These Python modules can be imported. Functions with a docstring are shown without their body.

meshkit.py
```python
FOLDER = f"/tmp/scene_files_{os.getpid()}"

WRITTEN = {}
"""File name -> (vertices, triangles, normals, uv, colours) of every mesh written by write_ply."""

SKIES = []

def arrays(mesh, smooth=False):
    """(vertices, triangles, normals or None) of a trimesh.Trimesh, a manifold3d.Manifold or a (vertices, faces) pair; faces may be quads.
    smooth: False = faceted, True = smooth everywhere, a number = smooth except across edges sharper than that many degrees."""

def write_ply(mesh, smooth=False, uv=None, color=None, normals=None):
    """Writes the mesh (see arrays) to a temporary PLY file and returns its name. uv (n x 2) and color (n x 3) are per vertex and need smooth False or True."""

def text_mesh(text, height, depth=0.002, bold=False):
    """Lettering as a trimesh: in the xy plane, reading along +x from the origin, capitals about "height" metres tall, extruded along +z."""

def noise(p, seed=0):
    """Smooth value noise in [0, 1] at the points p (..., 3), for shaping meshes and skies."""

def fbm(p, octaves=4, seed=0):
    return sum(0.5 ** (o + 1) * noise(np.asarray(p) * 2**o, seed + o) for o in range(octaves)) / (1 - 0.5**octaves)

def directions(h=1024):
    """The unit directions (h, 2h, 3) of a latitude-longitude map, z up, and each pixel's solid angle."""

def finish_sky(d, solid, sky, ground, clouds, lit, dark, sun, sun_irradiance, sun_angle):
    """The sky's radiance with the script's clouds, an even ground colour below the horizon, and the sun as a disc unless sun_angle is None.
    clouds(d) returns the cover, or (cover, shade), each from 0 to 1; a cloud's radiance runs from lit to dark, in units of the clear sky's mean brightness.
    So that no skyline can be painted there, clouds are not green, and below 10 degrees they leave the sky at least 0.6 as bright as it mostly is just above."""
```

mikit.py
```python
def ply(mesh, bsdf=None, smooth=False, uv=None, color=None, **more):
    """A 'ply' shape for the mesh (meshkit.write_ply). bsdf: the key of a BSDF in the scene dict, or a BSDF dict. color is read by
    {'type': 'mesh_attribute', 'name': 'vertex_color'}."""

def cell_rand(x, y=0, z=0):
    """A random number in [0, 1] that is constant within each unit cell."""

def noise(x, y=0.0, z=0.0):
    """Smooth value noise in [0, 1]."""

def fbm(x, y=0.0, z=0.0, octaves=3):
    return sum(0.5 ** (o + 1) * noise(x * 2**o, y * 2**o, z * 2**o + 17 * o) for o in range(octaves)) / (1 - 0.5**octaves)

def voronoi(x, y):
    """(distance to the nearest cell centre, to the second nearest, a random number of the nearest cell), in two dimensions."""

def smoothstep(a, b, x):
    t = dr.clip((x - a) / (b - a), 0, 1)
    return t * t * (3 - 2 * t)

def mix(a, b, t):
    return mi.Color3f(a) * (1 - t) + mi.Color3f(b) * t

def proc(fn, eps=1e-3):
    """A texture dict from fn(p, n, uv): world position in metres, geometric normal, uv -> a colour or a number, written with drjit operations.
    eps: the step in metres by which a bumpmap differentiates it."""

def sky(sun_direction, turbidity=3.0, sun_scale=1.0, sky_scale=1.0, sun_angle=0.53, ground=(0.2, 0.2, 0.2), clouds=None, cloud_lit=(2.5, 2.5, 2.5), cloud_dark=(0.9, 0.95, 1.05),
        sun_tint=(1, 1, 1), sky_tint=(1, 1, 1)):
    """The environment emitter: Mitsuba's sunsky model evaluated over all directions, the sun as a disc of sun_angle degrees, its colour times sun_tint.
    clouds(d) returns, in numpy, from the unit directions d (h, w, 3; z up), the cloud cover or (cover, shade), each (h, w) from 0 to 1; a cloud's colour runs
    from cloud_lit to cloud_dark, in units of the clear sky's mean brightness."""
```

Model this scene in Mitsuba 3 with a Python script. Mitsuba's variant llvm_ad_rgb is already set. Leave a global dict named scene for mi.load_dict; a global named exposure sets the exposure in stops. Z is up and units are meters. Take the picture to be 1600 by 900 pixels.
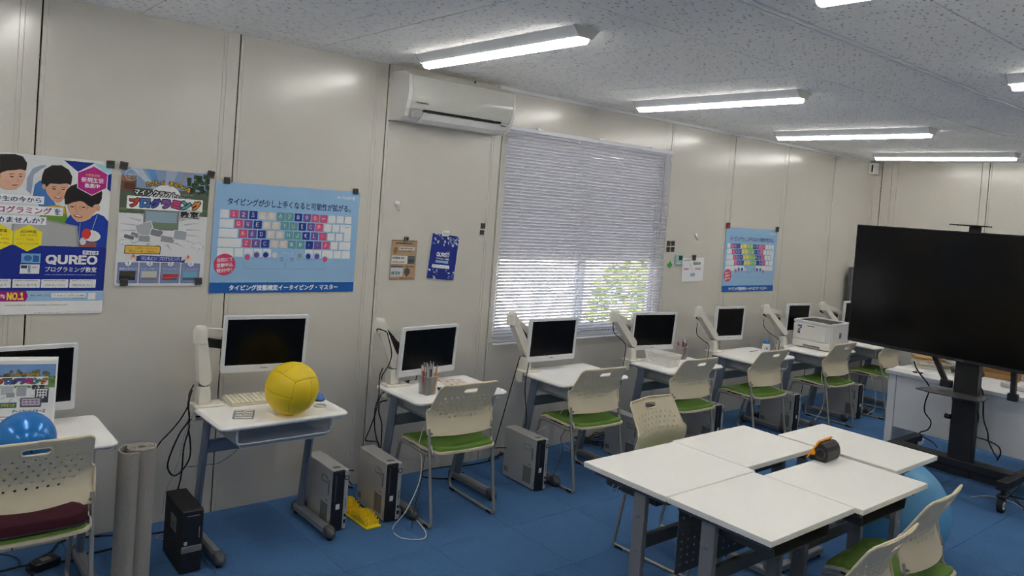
import math, random, glob
import numpy as np, trimesh, shapely
import shapely.geometry as sg
from shapely import affinity
import manifold3d as m3
import drjit as dr
import mitsuba as mi
import mikit, meshkit
from mikit import noise, fbm, voronoi, smoothstep, mix

T = mi.ScalarTransform4f
scene, labels = {}, {}
rng = np.random.default_rng(7)

# ------------------------------------------------------------------ camera, sky, exposure
CAM = np.array([0.0, -4.085, 1.7646])
FWD = np.array([0.6403575, 0.76755191, -0.02839618])
UP = np.array([-0.03939574, 0.0697442, 0.9967867])
scene['camera'] = {'type': 'perspective', 'fov_axis': 'x', 'fov': 2 * math.degrees(math.atan(800 / 1201.17)),
                   'principal_point_offset_x': 0.0, 'principal_point_offset_y': 96.4 / 900,
                   'near_clip': 0.05, 'far_clip': 200.0,
                   'to_world': T().look_at(origin=CAM.tolist(), target=(CAM + FWD).tolist(), up=UP.tolist())}
scene['sky'] = mikit.sky((-0.35, -0.6, 0.72), turbidity=4.0, sun_scale=6.0, sky_scale=13.0, ground=(0.3, 0.3, 0.28), sky_tint=(1.12, 1.0, 0.86))
LAMP = 17.0           # radiance of the LED lenses
exposure = 0.5


def lin(r, g, b):
    return [((v / 255) / 12.92 if v / 255 <= 0.04045 else ((v / 255 + 0.055) / 1.055) ** 2.4) for v in (r, g, b)]


# ------------------------------------------------------------------ materials
def mat(name, rgb, rough=0.5, spec=0.5, **k):
    col = {'type': 'rgb', 'value': lin(*rgb)} if not isinstance(rgb, dict) else rgb
    scene[name] = {'type': 'twosided', 'b': {'type': 'principled', 'base_color': col, 'roughness': rough, 'specular': spec, **k}}
    return name


def f_wall(p, n, uv):
    v = fbm(p.x * 1.3 + p.y * 1.7, p.z * 0.8, 3.0, 2)
    return mix(lin(208, 203, 193), lin(215, 210, 200), v)


def f_ceiling(p, n, uv):
    a, b, r = voronoi(p.x / 0.052, p.y / 0.026)
    w = 0.05 + 0.15 * r
    spot = (1 - smoothstep(w * 0.7, w * 1.1, a)) * smoothstep(0.35, 0.42, r)
    a2, b2, r2 = voronoi(p.x / 0.022 + 31, p.y / 0.012 + 7)
    spot2 = (1 - smoothstep(0.12, 0.2, a2)) * smoothstep(0.7, 0.75, r2) * 0.35
    base = mix(lin(230, 228, 224), lin(238, 236, 232), fbm(p.x * 60, p.y * 60, 0, 2))
    return mix(base, lin(128, 128, 130), dr.maximum(spot, spot2) * 0.8)


def f_carpet(p, n, uv):
    v = fbm(p.x * 420, p.y * 420, 0, 2)
    w = fbm(p.x * 5, p.y * 5, 2.0, 3)
    k = mikit.cell_rand((p.x + 40) / 0.5, (p.y + 40) / 0.5)
    c = mix(lin(54, 88, 130), lin(82, 118, 162), v)
    return c * (0.9 + 0.16 * w + 0.06 * k)


def f_mat(p, n, uv):
    v = noise(p.x * 500, p.y * 500, p.z * 320)
    return mix(lin(136, 131, 124), lin(168, 163, 155), v)


def f_leaf(p, n, uv):
    return mix(lin(96, 132, 62), lin(188, 206, 128), noise(p.x * 9, p.y * 9, p.z * 9))


scene['wall_paint'] = {'type': 'twosided', 'b': {'type': 'principled', 'base_color': mikit.proc(f_wall), 'roughness': 0.22, 'specular': 0.6}}
scene['ceiling_board'] = {'type': 'twosided', 'b': {'type': 'principled', 'base_color': mikit.proc(f_ceiling), 'roughness': 0.9, 'specular': 0.2}}
scene['carpet'] = {'type': 'twosided', 'b': {'type': 'principled', 'base_color': mikit.proc(f_carpet), 'roughness': 0.95, 'specular': 0.1}}
scene['mat_foam'] = {'type': 'twosided', 'b': {'type': 'principled', 'base_color': mikit.proc(f_mat), 'roughness': 0.85, 'specular': 0.2}}
scene['foliage'] = {'type': 'twosided', 'b': {'type': 'diffuse', 'reflectance': mikit.proc(f_leaf)}}
scene['print'] = {'type': 'twosided', 'b': {'type': 'principled', 'base_color': {'type': 'mesh_attribute', 'name': 'vertex_color'}, 'roughness': 0.42, 'specular': 0.4}}
mat('gap_dark', (40, 38, 36), 0.9)
mat('white_plastic', (232, 230, 225), 0.35)
mat('cream_arm', (226, 222, 210), 0.35)
mat('white_paint', (222, 223, 224), 0.4)
mat('desk_white', (244, 242, 238), 0.38)
mat('table_white', (244, 241, 234), 0.42)
mat('table_edge', (196, 192, 186), 0.5)
mat('paper', (236, 236, 232), 0.6)
mat('blind_white', (226, 226, 232), 0.45)
mat('ac_gloss', (214, 213, 204), 0.12)
mat('alu', (190, 190, 190), 0.35, 0.5, metallic=0.7)
mat('leg_blue', (112, 122, 140), 0.4, 0.5, metallic=0.35)
mat('leg_grey', (120, 122, 126), 0.45)
mat('dark_steel', (72, 74, 78), 0.45)
mat('darker_steel', (64, 65, 68), 0.5)
mat('chair_shell', (220, 207, 178), 0.4)
mat('seat_green', (104, 138, 64), 0.75, 0.3)
mat('chair_tube', (172, 168, 160), 0.35, 0.5, metallic=0.55)
mat('black_plastic', (26, 26, 28), 0.4)
mat('black_matte', (22, 22, 23), 0.7)
mat('black_metal', (24, 24, 26), 0.45)
mat('cable_black', (20, 20, 22), 0.5)
mat('cable_white', (214, 210, 202), 0.5)
mat('screen_black', (8, 8, 10), 0.22, 0.2)
mat('tv_screen', (4, 4, 6), 0.15, 0.28)
mat('bezel_white', (228, 229, 230), 0.25)
mat('pc_silver', (188, 186, 182), 0.4, 0.5, metallic=0.25)
mat('pc_print', (120, 120, 122), 0.6)
mat('pc_vent', (112, 111, 110), 0.7)
mat('label_white', (220, 220, 214), 0.6)
mat('key_white', (228, 222, 200), 0.5)
mat('key_base', (205, 200, 182), 0.5)
mat('ball_yellow', (232, 200, 28), 0.45)
mat('seam_dark', (176, 148, 18), 0.8)
mat('ball_blue', (38, 120, 196), 0.2, 0.6, metallic=0.25)
mat('ball_exercise', (92, 158, 200), 0.35)
mat('foot_yellow', (236, 205, 30), 0.4)
mat('maroon', (62, 14, 30), 0.85)
mat('magnet_black', (58, 56, 54), 0.6)
mat('magnet_red', (140, 30, 40), 0.5)
mat('teal_plastic', (150, 190, 185), 0.45)
mat('lcd', (46, 60, 58), 0.3)
mat('green_plastic', (60, 150, 50), 0.5)
mat('mouse_blue', (50, 110, 190), 0.15, 0.8)
mat('orange_plastic', (242, 160, 32), 0.4)
mat('bottle_blue', (60, 120, 190), 0.4)
mat('chrome', (200, 200, 200), 0.2, 0.5, metallic=0.95)
mat('cardboard', (176, 138, 92), 0.8)
mat('book_paper', (214, 202, 178), 0.8)
mat('orange_pen', (222, 140, 40), 0.4)
mat('grey_pen', (150, 146, 150), 0.3)
mat('clear_pen', (205, 205, 205), 0.25)
mat('red_pen', (170, 60, 70), 0.4)
mat('concrete', (178, 176, 170), 0.9)
mat('outer_wall', (244, 243, 240), 0.8)
mat('outer_blue', (150, 180, 215), 0.6)
mat('tray_smoke', (186, 191, 196), 0.35, 0.5)
mat('dark_print', (40, 42, 60), 0.6)
scene['smoke_plastic'] = {'type': 'principledthin', 'base_color': {'type': 'rgb', 'value': lin(226, 229, 232)}, 'roughness': 0.35, 'spec_trans': 0.45, 'diff_trans': 0.8}
scene['clear_plastic'] = {'type': 'principledthin', 'base_color': {'type': 'rgb', 'value': lin(244, 244, 240)}, 'roughness': 0.12, 'spec_trans': 0.85, 'diff_trans': 0.4}
scene['shutter'] = {'type': 'principledthin', 'base_color': {'type': 'rgb', 'value': lin(176, 175, 178)}, 'roughness': 0.7, 'spec_trans': 0.0, 'diff_trans': 0.75}
scene['pane_glass'] = {'type': 'thindielectric', 'int_ior': 1.5}


# ------------------------------------------------------------------ geometry helpers
def box(x0, x1, y0, y1, z0, z1):
    m = trimesh.creation.box((abs(x1 - x0), abs(y1 - y0), abs(z1 - z0)))
    m.apply_translation(((x0 + x1) / 2, (y0 + y1) / 2, (z0 + z1) / 2))
    return m


def cbox(x0, x1, y0, y1, z0, z1, c=0.003):
    """a box with chamfered edges"""
    p = []
    for x, sx in ((x0, 1), (x1, -1)):
        for y, sy in ((y0, 1), (y1, -1)):
            for z, sz in ((z0, 1), (z1, -1)):
                p += [(x, y + sy * c, z + sz * c), (x + sx * c, y, z + sz * c), (x + sx * c, y + sy * c, z)]
    return trimesh.convex.convex_hull(np.array(p))


def cat(*m):
    return trimesh.util.concatenate([x for x in m])


def rrect(w, h, r, n=6):
    return sg.box(-w / 2 + r, -h / 2 + r, w / 2 - r, h / 2 - r).buffer(r, quad_segs=n)


def prism(poly, h, z0=0.0):
    m = trimesh.creation.extrude_polygon(poly, h, engine='earcut')
    m.apply_translation((0, 0, z0))
    return m


def slab(w, d, z0, z1, r=0.03, b=0.006):
    """a rounded-corner slab with softened edges (origin at its centre)"""
    pts = []
    for z, ins in ((z0, b), (z0 + b, 0), (z1 - b, 0), (z1, b)):
        pp = np.array(rrect(w - 2 * ins, d - 2 * ins, max(r - ins, 0.001)).exterior.coords)[:-1]
        pts.append(np.column_stack([pp, np.full(len(pp), z)]))
    return trimesh.convex.convex_hull(np.vstack(pts))


def smooth_path(pts, n=6):
    p = np.array(pts, float)
    if len(p) < 3:
        return p
    q = np.vstack([2 * p[0] - p[1], p, 2 * p[-1] - p[-2]])
    out = []
    for i in range(1, len(q) - 2):
        a, b, c, d = q[i - 1:i + 3]
        for t in np.linspace(0, 1, n, endpoint=False):
            out.append(0.5 * (2 * b + (c - a) * t + (2 * a - 5 * b + 4 * c - d) * t * t + (3 * b - a - 3 * c + d) * t ** 3))
    out.append(p[-1])
    return np.array(out)


def round_path(pts, r, n=5):
    """a polyline with its corners rounded"""
    p = np.array(pts, float)
    out = [p[0]]
    for i in range(1, len(p) - 1):
        a, b = p[i - 1] - p[i], p[i + 1] - p[i]
        la, lb = np.linalg.norm(a), np.linalg.norm(b)
        k = min(r, la * 0.49, lb * 0.49)
        s, e = p[i] + a / la * k, p[i] + b / lb * k
        for t in np.linspace(0, 1, n):
            out.append((1 - t) ** 2 * s + 2 * t * (1 - t) * p[i] + t * t * e)
    out.append(p[-1])
    return np.array(out)


def tube(path, r, sides=8, cap=True):
    p = np.array(path, float)
    t = np.gradient(p, axis=0)
    t /= np.linalg.norm(t, axis=1, keepdims=True) + 1e-12
    a = np.cross(t[0], [0, 0, 1.0] if abs(t[0][2]) < 0.9 else [1.0, 0, 0])
    a /= np.linalg.norm(a)
    ang = np.arange(sides) * 2 * np.pi / sides
    rr = np.broadcast_to(r, (len(p),))
    V = []
    for i in range(len(p)):
        a = a - t[i] * (a @ t[i])
        a /= np.linalg.norm(a) + 1e-12
        b = np.cross(t[i], a)
        V.append(p[i] + rr[i] * (np.cos(ang)[:, None] * a + np.sin(ang)[:, None] * b))
    n = len(p)
    V = np.vstack(V + [p[:1], p[-1:]])
    F = []
    for i in range(n - 1):
        for j in range(sides):
            k = (j + 1) % sides
            F += [(i * sides + j, i * sides + k, (i + 1) * sides + k), (i * sides + j, (i + 1) * sides + k, (i + 1) * sides + j)]
    if cap:
        for j in range(sides):
            k = (j + 1) % sides
            F += [(n * sides, k, j), (n * sides + 1, (n - 1) * sides + j, (n - 1) * sides + k)]
    return trimesh.Trimesh(V, np.array(F), process=False)


def cyl(p0, p1, r, sides=16, r1=None):
    return tube([p0, p1], np.array([r, r if r1 is None else r1]), sides)


def lathe(profile, sides=24):
    return trimesh.creation.revolve(np.array(profile, float), sections=sides)


def sphere(c, r, sub=3):
    m = trimesh.creation.icosphere(subdivisions=sub, radius=r)
    m.apply_translation(c)
    return m


def hull(*meshes):
    return trimesh.convex.convex_hull(np.vstack([m.vertices for m in meshes]))


def contours(poly):
    poly = sg.polygon.orient(poly)
    return [list(poly.exterior.coords)[:-1]] + [list(i.coords)[:-1] for i in poly.interiors]


def warped(poly, h, fn, edge=0.03):
    """an extruded outline (with its holes), refined and bent by fn(N x 3)"""
    m = m3.Manifold.extrude(m3.CrossSection(contours(poly)), h).refine_to_length(edge)
    q = m.to_mesh()
    return trimesh.Trimesh(fn(np.array(q.vert_properties[:, :3], float)), np.array(q.tri_verts), process=False)


def tf(m, x=0, y=0, z=0, rz=0.0, rx=0.0, ry=0.0):
    m = m.copy()
    M = np.eye(4)
    for ang, ax in ((rx, (1, 0, 0)), (ry, (0, 1, 0)), (rz, (0, 0, 1))):
        if ang:
            M = trimesh.transformations.rotation_matrix(ang, ax) @ M
    M[:3, 3] += (x, y, z)
    m.apply_transform(M)
    return m


# ------------------------------------------------------------------ scene helpers
def numbered(key):
    taken = lambda k: k in scene or k in labels or any(s.startswith(k + '__') for s in scene)  # noqa: E731
    if not taken(key):
        return key
    i = 1
    while taken(f'{key}_{i:03d}'):
        i += 1
    return f'{key}_{i:03d}'


_used = set()


def fast_numbered(key):
    if key not in _used:
        _used.add(key)
        return key
    i = 1
    while f'{key}_{i:03d}' in _used:
        i += 1
    _used.add(f'{key}_{i:03d}')
    return f'{key}_{i:03d}'


PLACE = {}


def thing(name, label, category, group=None, at=None):
    key = fast_numbered(name)
    labels[key] = {'label': label, 'category': category}
    if group:
        labels[key]['group'] = group
    PLACE[key] = at
    return key


def part(parent, name, mesh, m, smooth=35, label=None, kind=None, at='inherit', **k):
    key = fast_numbered(f'{parent}__{name}')
    d = mesh if isinstance(mesh, dict) else mikit.ply(mesh, m, smooth=smooth, **k)
    d = dict(d)
    a = PLACE.get(parent.split('__')[0]) if isinstance(at, str) else at
    if a is not None:
        d['to_world'] = a
    scene[key] = d
    if label:
        labels.setdefault(key, {})['label'] = label
    if kind:
        labels.setdefault(key, {})['kind'] = kind
    return key


def solo(name, mesh, m, label, category, group=None, at=None, smooth=35, kind=None, **k):
    """a thing that is one mesh"""
    key = fast_numbered(name)
    d = dict(mesh if isinstance(mesh, dict) else mikit.ply(mesh, m, smooth=smooth, **k))
    if at is not None:
        d['to_world'] = at
    scene[key] = d
    labels[key] = {'label': label, 'category': category}
    if group:
        labels[key]['group'] = group
    if kind:
        labels[key]['kind'] = kind
    return key


def struct(name, mesh, m, smooth=False, **k):
    key = fast_numbered(name)
    scene[key] = mikit.ply(mesh, m, smooth=smooth, **k)
    labels[key] = {'kind': 'structure'}
    return key


def TR(x, y, z=0, deg=0.0):
    return T().translate([x, y, z]).rotate([0, 0, 1], deg)


# ------------------------------------------------------------------ flat print
_fonts = {}


def font(cjk):
    from PIL import ImageFont
    if cjk not in _fonts:
        name = 'Noto Sans CJK*.woff2' if cjk else 'Inter.woff2'
        _fonts[cjk] = ImageFont.truetype(glob.glob('/opt/blender-*/*/datafiles/fonts/' + name)[0], 56)
    return _fonts[cjk]


_texts = {}


def text_shape(s, bold=0, cjk=True):
    """the lettering's outline in pixels, y up"""
    k = (s, bold, cjk)
    if k not in _texts:
        from PIL import Image, ImageDraw
        f = font(cjk)
        x0, y0, x1, y1 = f.getbbox(s, anchor='ls', stroke_width=bold)
        im = Image.new('L', (x1 - x0 + 8, y1 - y0 + 8))
        ImageDraw.Draw(im).text((4 - x0, 4 - y0), s, 255, f, anchor='ls', stroke_width=bold)
        on = np.pad(np.asarray(im) > 127, ((0, 0), (1, 1))).astype(np.int8)
        rows, starts = np.nonzero(np.diff(on, axis=1) == 1)
        ends = np.nonzero(np.diff(on, axis=1) == -1)[1]
        _texts[k] = shapely.union_all(shapely.box(starts, -rows - 1, ends, -rows)).buffer(0.6).buffer(-0.6).simplify(0.8)
    return _texts[k]


class Print:
    """flat print on a sheet W x H (metres); u runs right, v down, given in millimetres"""

    def __init__(self, W, H):
        self.W, self.H, self.items, self.lv = W * 1000, H * 1000, [], 0

    def add(self, g, rgb, lv=None):
        self.lv = self.lv + 1 if lv is None else lv
        self.items.append((g, lin(*rgb), self.lv))

    def rect(self, u0, v0, u1, v1, rgb, lv=None, r=0):
        g = sg.box(u0 + r, v0 + r, u1 - r, v1 - r)
        self.add(g.buffer(r, quad_segs=4) if r else g, rgb, lv)

    def poly(self, pts, rgb, lv=None, soft=0):
        g = sg.Polygon(pts).buffer(0)
        self.add(g.buffer(-soft).buffer(2 * soft).buffer(-soft) if soft else g, rgb, lv)

    def ell(self, u, v, a, b, rgb, lv=None, rot=0):
        self.add(affinity.rotate(affinity.scale(sg.Point(u, v).buffer(1, quad_segs=8), a, b), rot), rgb, lv)

    def line(self, pts, w, rgb, lv=None):
        self.add(sg.LineString(pts).buffer(w / 2, quad_segs=2), rgb, lv)

    def text(self, s, u0, v0, u1, v1, rgb, lv=None, bold=0, cjk=True, rot=0, edge=None, ew=1.5):
        try:
            g = text_shape(s, bold, cjk)
        except Exception:
            return
        a, b, c, d = g.bounds
        su, sv = (u1 - u0) / (c - a), (v1 - v0) / (d - b)
        g = affinity.affine_transform(g, [su, 0, 0, -sv, u0 - a * su, v0 + d * sv])
        if rot:
            g = affinity.rotate(g, rot, origin='centroid')
        if edge is not None:
            self.add(g.buffer(ew, quad_segs=2).simplify(0.2), edge, lv)
        self.add(g, rgb, None if lv is None else lv + (edge is not None))

    def dashes(self, u0, v, u1, h, rgb, lv=None, seed=0):
        """lettering too small to be read in the photograph"""
        r = np.random.default_rng(seed)
        g, u = [], u0
        while u < u1 - h:
            w = h * r.uniform(0.5, 1.0)
            g.append(sg.box(u, v - h / 2 + h * r.uniform(0, .2), min(u + w, u1), v + h / 2 - h * r.uniform(0, .2)))
            u += w + h * r.uniform(0.18, 0.4)
        self.add(shapely.union_all(g), rgb, lv)

    def mesh(self, clip=True):
        V, F, Cc, n = [], [], [], 0
        frame = sg.box(0, 0, self.W, self.H)
        for g, c, lv in self.items:
            g = g.intersection(frame) if clip else g
            for q in getattr(g, 'geoms', [g]):
                if q.geom_type != 'Polygon' or q.area < 0.02:
                    continue
                v, f = trimesh.creation.triangulate_polygon(q, engine='earcut')
                p = np.column_stack([v[:, 0] / 1000 - self.W / 2000, np.full(len(v), -lv * 5e-5), self.H / 2000 - v[:, 1] / 1000])
                V.append(p)
                F.append(np.asarray(f)[:, ::-1] + n)
                Cc.append(np.tile(c, (len(v), 1)))
                n += len(v)
        return trimesh.Trimesh(np.vstack(V), np.vstack(F), process=False), np.vstack(Cc)


def sheet(name, label, category, pr, x, z, y=-0.006, rot=0.0, thick=0.0006, back='paper', at=None, group=None):
    """a printed sheet on the window wall, its centre at x, z"""
    t = thing(name, label, category, group, at if at is not None else T().translate([x, y, z]).rotate([0, 1, 0], rot))
    W, H = pr.W / 1000, pr.H / 1000
    part(t, 'sheet', box(-W / 2, W / 2, 0.00005, thick, -H / 2, H / 2), back, False)
    m, c = pr.mesh()
    part(t, 'printing', m, 'print', False, color=c)
    return t


# ------------------------------------------------------------------ the room
H = 2.551
X0, X1, Y1 = -2.14, 8.66, -4.9           # front wall, back wall, right wall
WX0, WX1, WZ0, WZ1 = 3.30, 5.02, 0.835, 2.262   # window opening
PT = 0.012                               # thickness of the steel wall panels

struct('floor', box(X0 - .1, X1 + .1, Y1 - .1, .1, -.12, -.006), 'gap_dark')
tile = mikit.ply(cbox(-.2494, .2494, -.2494, .2494, -.006, 0, .0008), 'carpet', smooth=False)
for i in range(22):
    for j in range(10):
        part('floor', 'carpet_tile', tile, None, at=T().translate([X0 + .25 + .5 * i - .1, -.25 - .5 * j + .05, 0]))

struct('ceiling', box(X0 - .1, X1 + .1, Y1 - .1, .1, H + .009, H + .1), 'gap_dark')
xs = [0.965 + .9 * k for k in range(-4, 10)]
ys = [.05, -.157, -1.055, -1.948, -2.428]
ys2 = [-2.476, -2.95, -3.85, -4.75, -4.95]
for yy in (ys, ys2):
    for b, a in zip(yy[:-1], yy[1:]):
        bd = mikit.ply(cbox(-.4478, .4478, a + .0022, b - .0022, H, H + .009, .001), 'ceiling_board', smooth=False)
        for x in xs:
            part('ceiling', 'board', bd, None, at=T().translate([x + .45, 0, 0]))
struct('trim_1', cat(cbox(X0, X1, -2.474, -2.455, H - .006, H + .004, .002), cbox(X0, X1, -2.449, -2.43, H - .006, H + .004, .002), box(X0, X1, -2.46, -2.445, H - .002, H + .004)), 'white_paint')

# window wall: dark core behind the joints, then steel panels and joint battens
struct('wall_left', cat(box(X0 - .1, WX0, PT, .1, 0, H + .05), box(WX1, X1 + .1, PT, .1, 0, H + .05),
                        box(WX0, WX1, PT, .1, 0, WZ0), box(WX0, WX1, PT, .1, WZ1, H + .05)), 'gap_dark')
seams = [.56 + .9 * k for k in range(-3, 10)]


def strip(x0, x1, z0, z1, parent='wall_left', name='panel'):
    part(parent, name, cbox(x0, x1, 0.0, PT + .002, z0, z1, .0012), 'wall_paint', False)


for k, s in enumerate(seams[:-1]):
    e = seams[k + 1]
    a, b = s + .0225, e - .086
    if 3.2 < s < 3.3:
        strip(a, 5.06 - .086, WZ1 + .03, H); strip(a, 5.06 - .086, 0, WZ0 - .03)
    elif not 4.1 < s < 4.2:
        strip(a, b, 0, H)
    if 4.1 < e < 4.2:
        continue
    part('wall_left', 'joint_filler', cat(box(e - .0875, e - .0045, .0026, PT, 0, H), box(e + .0045, e + .024, .0026, PT, 0, H)), 'wall_paint', False)
    for p0, p1 in ((e - .0845, e - .0672), (e - .065, e - .0035), (e + .0035, e + .021)):
        strip(p0, p1, 0, H, name='batten')
strip(seams[0], seams[0] + .02, 0, H, name='batten')
struct('trim_2', cbox(3.2, X1, -.022, .002, H - .024, H, .003), 'white_paint')

# back wall, with the same panels
struct('wall_back', box(X1 + PT, X1 + .1, Y1 - .1, .1, 0, H + .05), 'gap_dark')


def bstrip(y0, y1, name='panel'):
    part('wall_back', name, cbox(X1, X1 + PT + .002, y1, y0, 0, H, .0012), 'wall_paint', False)


bstrip(.02, -.081 + .003, 'batten'); bstrip(-.087, -.190, 'batten'); bstrip(-.193, -.252, 'batten')
y = -.254
for k in range(6):
    yn = -1.091 - .9 * k
    bstrip(y, yn + .002); bstrip(yn - .002, yn - .064, 'batten'); bstrip(yn - .070, yn - .088, 'batten')
    y = yn - .090
struct('wall_right', box(X0 - .1, X1 + .1, Y1 - .1, Y1, 0, H + .05), 'wall_paint')
struct('wall_front', box(X0 - .1, X0, Y1 - .1, .1, 0, H + .05), 'wall_paint')

# window
struct('window_1', cat(cbox(WX0 - .035, WX0, -.006, .09, WZ0 - .03, WZ1 + .03), cbox(WX1, WX1 + .035, -.006, .09, WZ0 - .03, WZ1 + .03),
                       cbox(WX0 - .035, WX1 + .035, -.006, .09, WZ0 - .03, WZ0), cbox(WX0 - .035, WX1 + .035, -.006, .09, WZ1, WZ1 + .03)), 'wall_paint')
sh = [(.066, 1.385)]
for k in range(24):
    z_ = 1.385 + .0372 * k
    sh += [(.066, z_ + .004), (.074, z_ + .019), (.066, z_ + .034)]
sh.append((.066, WZ1))
sv = [(x_, y_ + .022, z_) for y_, z_ in sh for x_ in (WX0 + .001, WX1 - .001)]
sf_ = [f_ for k in range(len(sh) - 1) for f_ in ((2 * k, 2 * k + 1, 2 * k + 3), (2 * k, 2 * k + 3, 2 * k + 2))]
part('window_1', 'roller_shutter', trimesh.Trimesh(sv, sf_, process=False), 'shutter', False, label='half lowered pale grey roller shutter')
for a, b, yy in ((WX0 + .001, 4.19, .03), (4.13, WX1 - .001, .06)):
    f = cat(box(a, a + .045, yy, yy + .025, WZ0 + .001, WZ1 - .001), box(b - .045, b, yy, yy + .025, WZ0 + .001, WZ1 - .001),
            box(a + .045, b - .045, yy, yy + .025, WZ0 + .001, WZ0 + .06), box(a + .045, b - .045, yy, yy + .025, WZ1 - .045, WZ1 - .001))
    s = part('window_1', 'sash', f, 'white_paint', False)
    q = trimesh.Trimesh([(a + .04, yy + .012, WZ0 + .05), (b - .04, yy + .012, WZ0 + .05), (b - .04, yy + .012, WZ1 - .04), (a + .04, yy + .012, WZ1 - .04)], [(0, 1, 2), (0, 2, 3)])
    part(s, 'pane', q, 'pane_glass', False)

# venetian blind
bl = thing('window_blind', 'white venetian blind with thin slats hanging over the window', 'window blind')
part(bl, 'head_rail', cbox(3.285, 5.035, -.046, -.018, 2.268, 2.298, .003), 'blind_white')
for x in (3.56, 4.18, 4.78):
    part(bl, 'bracket', cbox(x - .022, x + .022, -.05, -.016, 2.296, 2.304, .001), 'chrome')
n_slat, z_low, z_top = 64, 0.822, 2.258
tilt, wd = math.radians(46), .025
prof = []
for t in np.linspace(-.5, .5, 5):
    prof.append((t * wd, .0022 * (1 - (2 * t) ** 2)))
V, F = [], []
for xx in (3.288, 5.032):
    for (a, b) in prof:
        V.append((xx, a * math.cos(tilt) + b * math.sin(tilt) - .032, -a * math.sin(tilt) + b * math.cos(tilt)))
for i in range(4):
    F += [(i, i + 1, i + 6), (i, i + 6, i + 5)]
slat = mikit.ply(trimesh.Trimesh(V, F, process=False), 'blind_white', smooth=True)
for i in range(n_slat):
    z = z_low + (z_top - z_low) * i / (n_slat - 1)
    part(bl, 'slat', slat, None, at=T().translate([0, .0, z]).rotate([1, 0, 0], float(rng.normal(0, .8))))
part(bl, 'bottom_rail', cbox(3.288, 5.032, -.044, -.02, .796, .808, .003), 'blind_white')
for x in (3.43, 3.95, 4.43, 4.88):
    for yy in (-.047, -.019):
        part(bl, 'ladder_cord', box(x - .0012, x + .0012, yy - .0008, yy + .0008, .8, 2.27), 'blind_white', False)
part(bl, 'lift_cord', cat(tube([(4.965, -.052, 2.27), (4.965, -.053, 1.75)], .0018, 5), tube([(4.985, -.052, 2.27), (4.985, -.053, 1.75)], .0018, 5)), 'blind_white')
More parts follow.
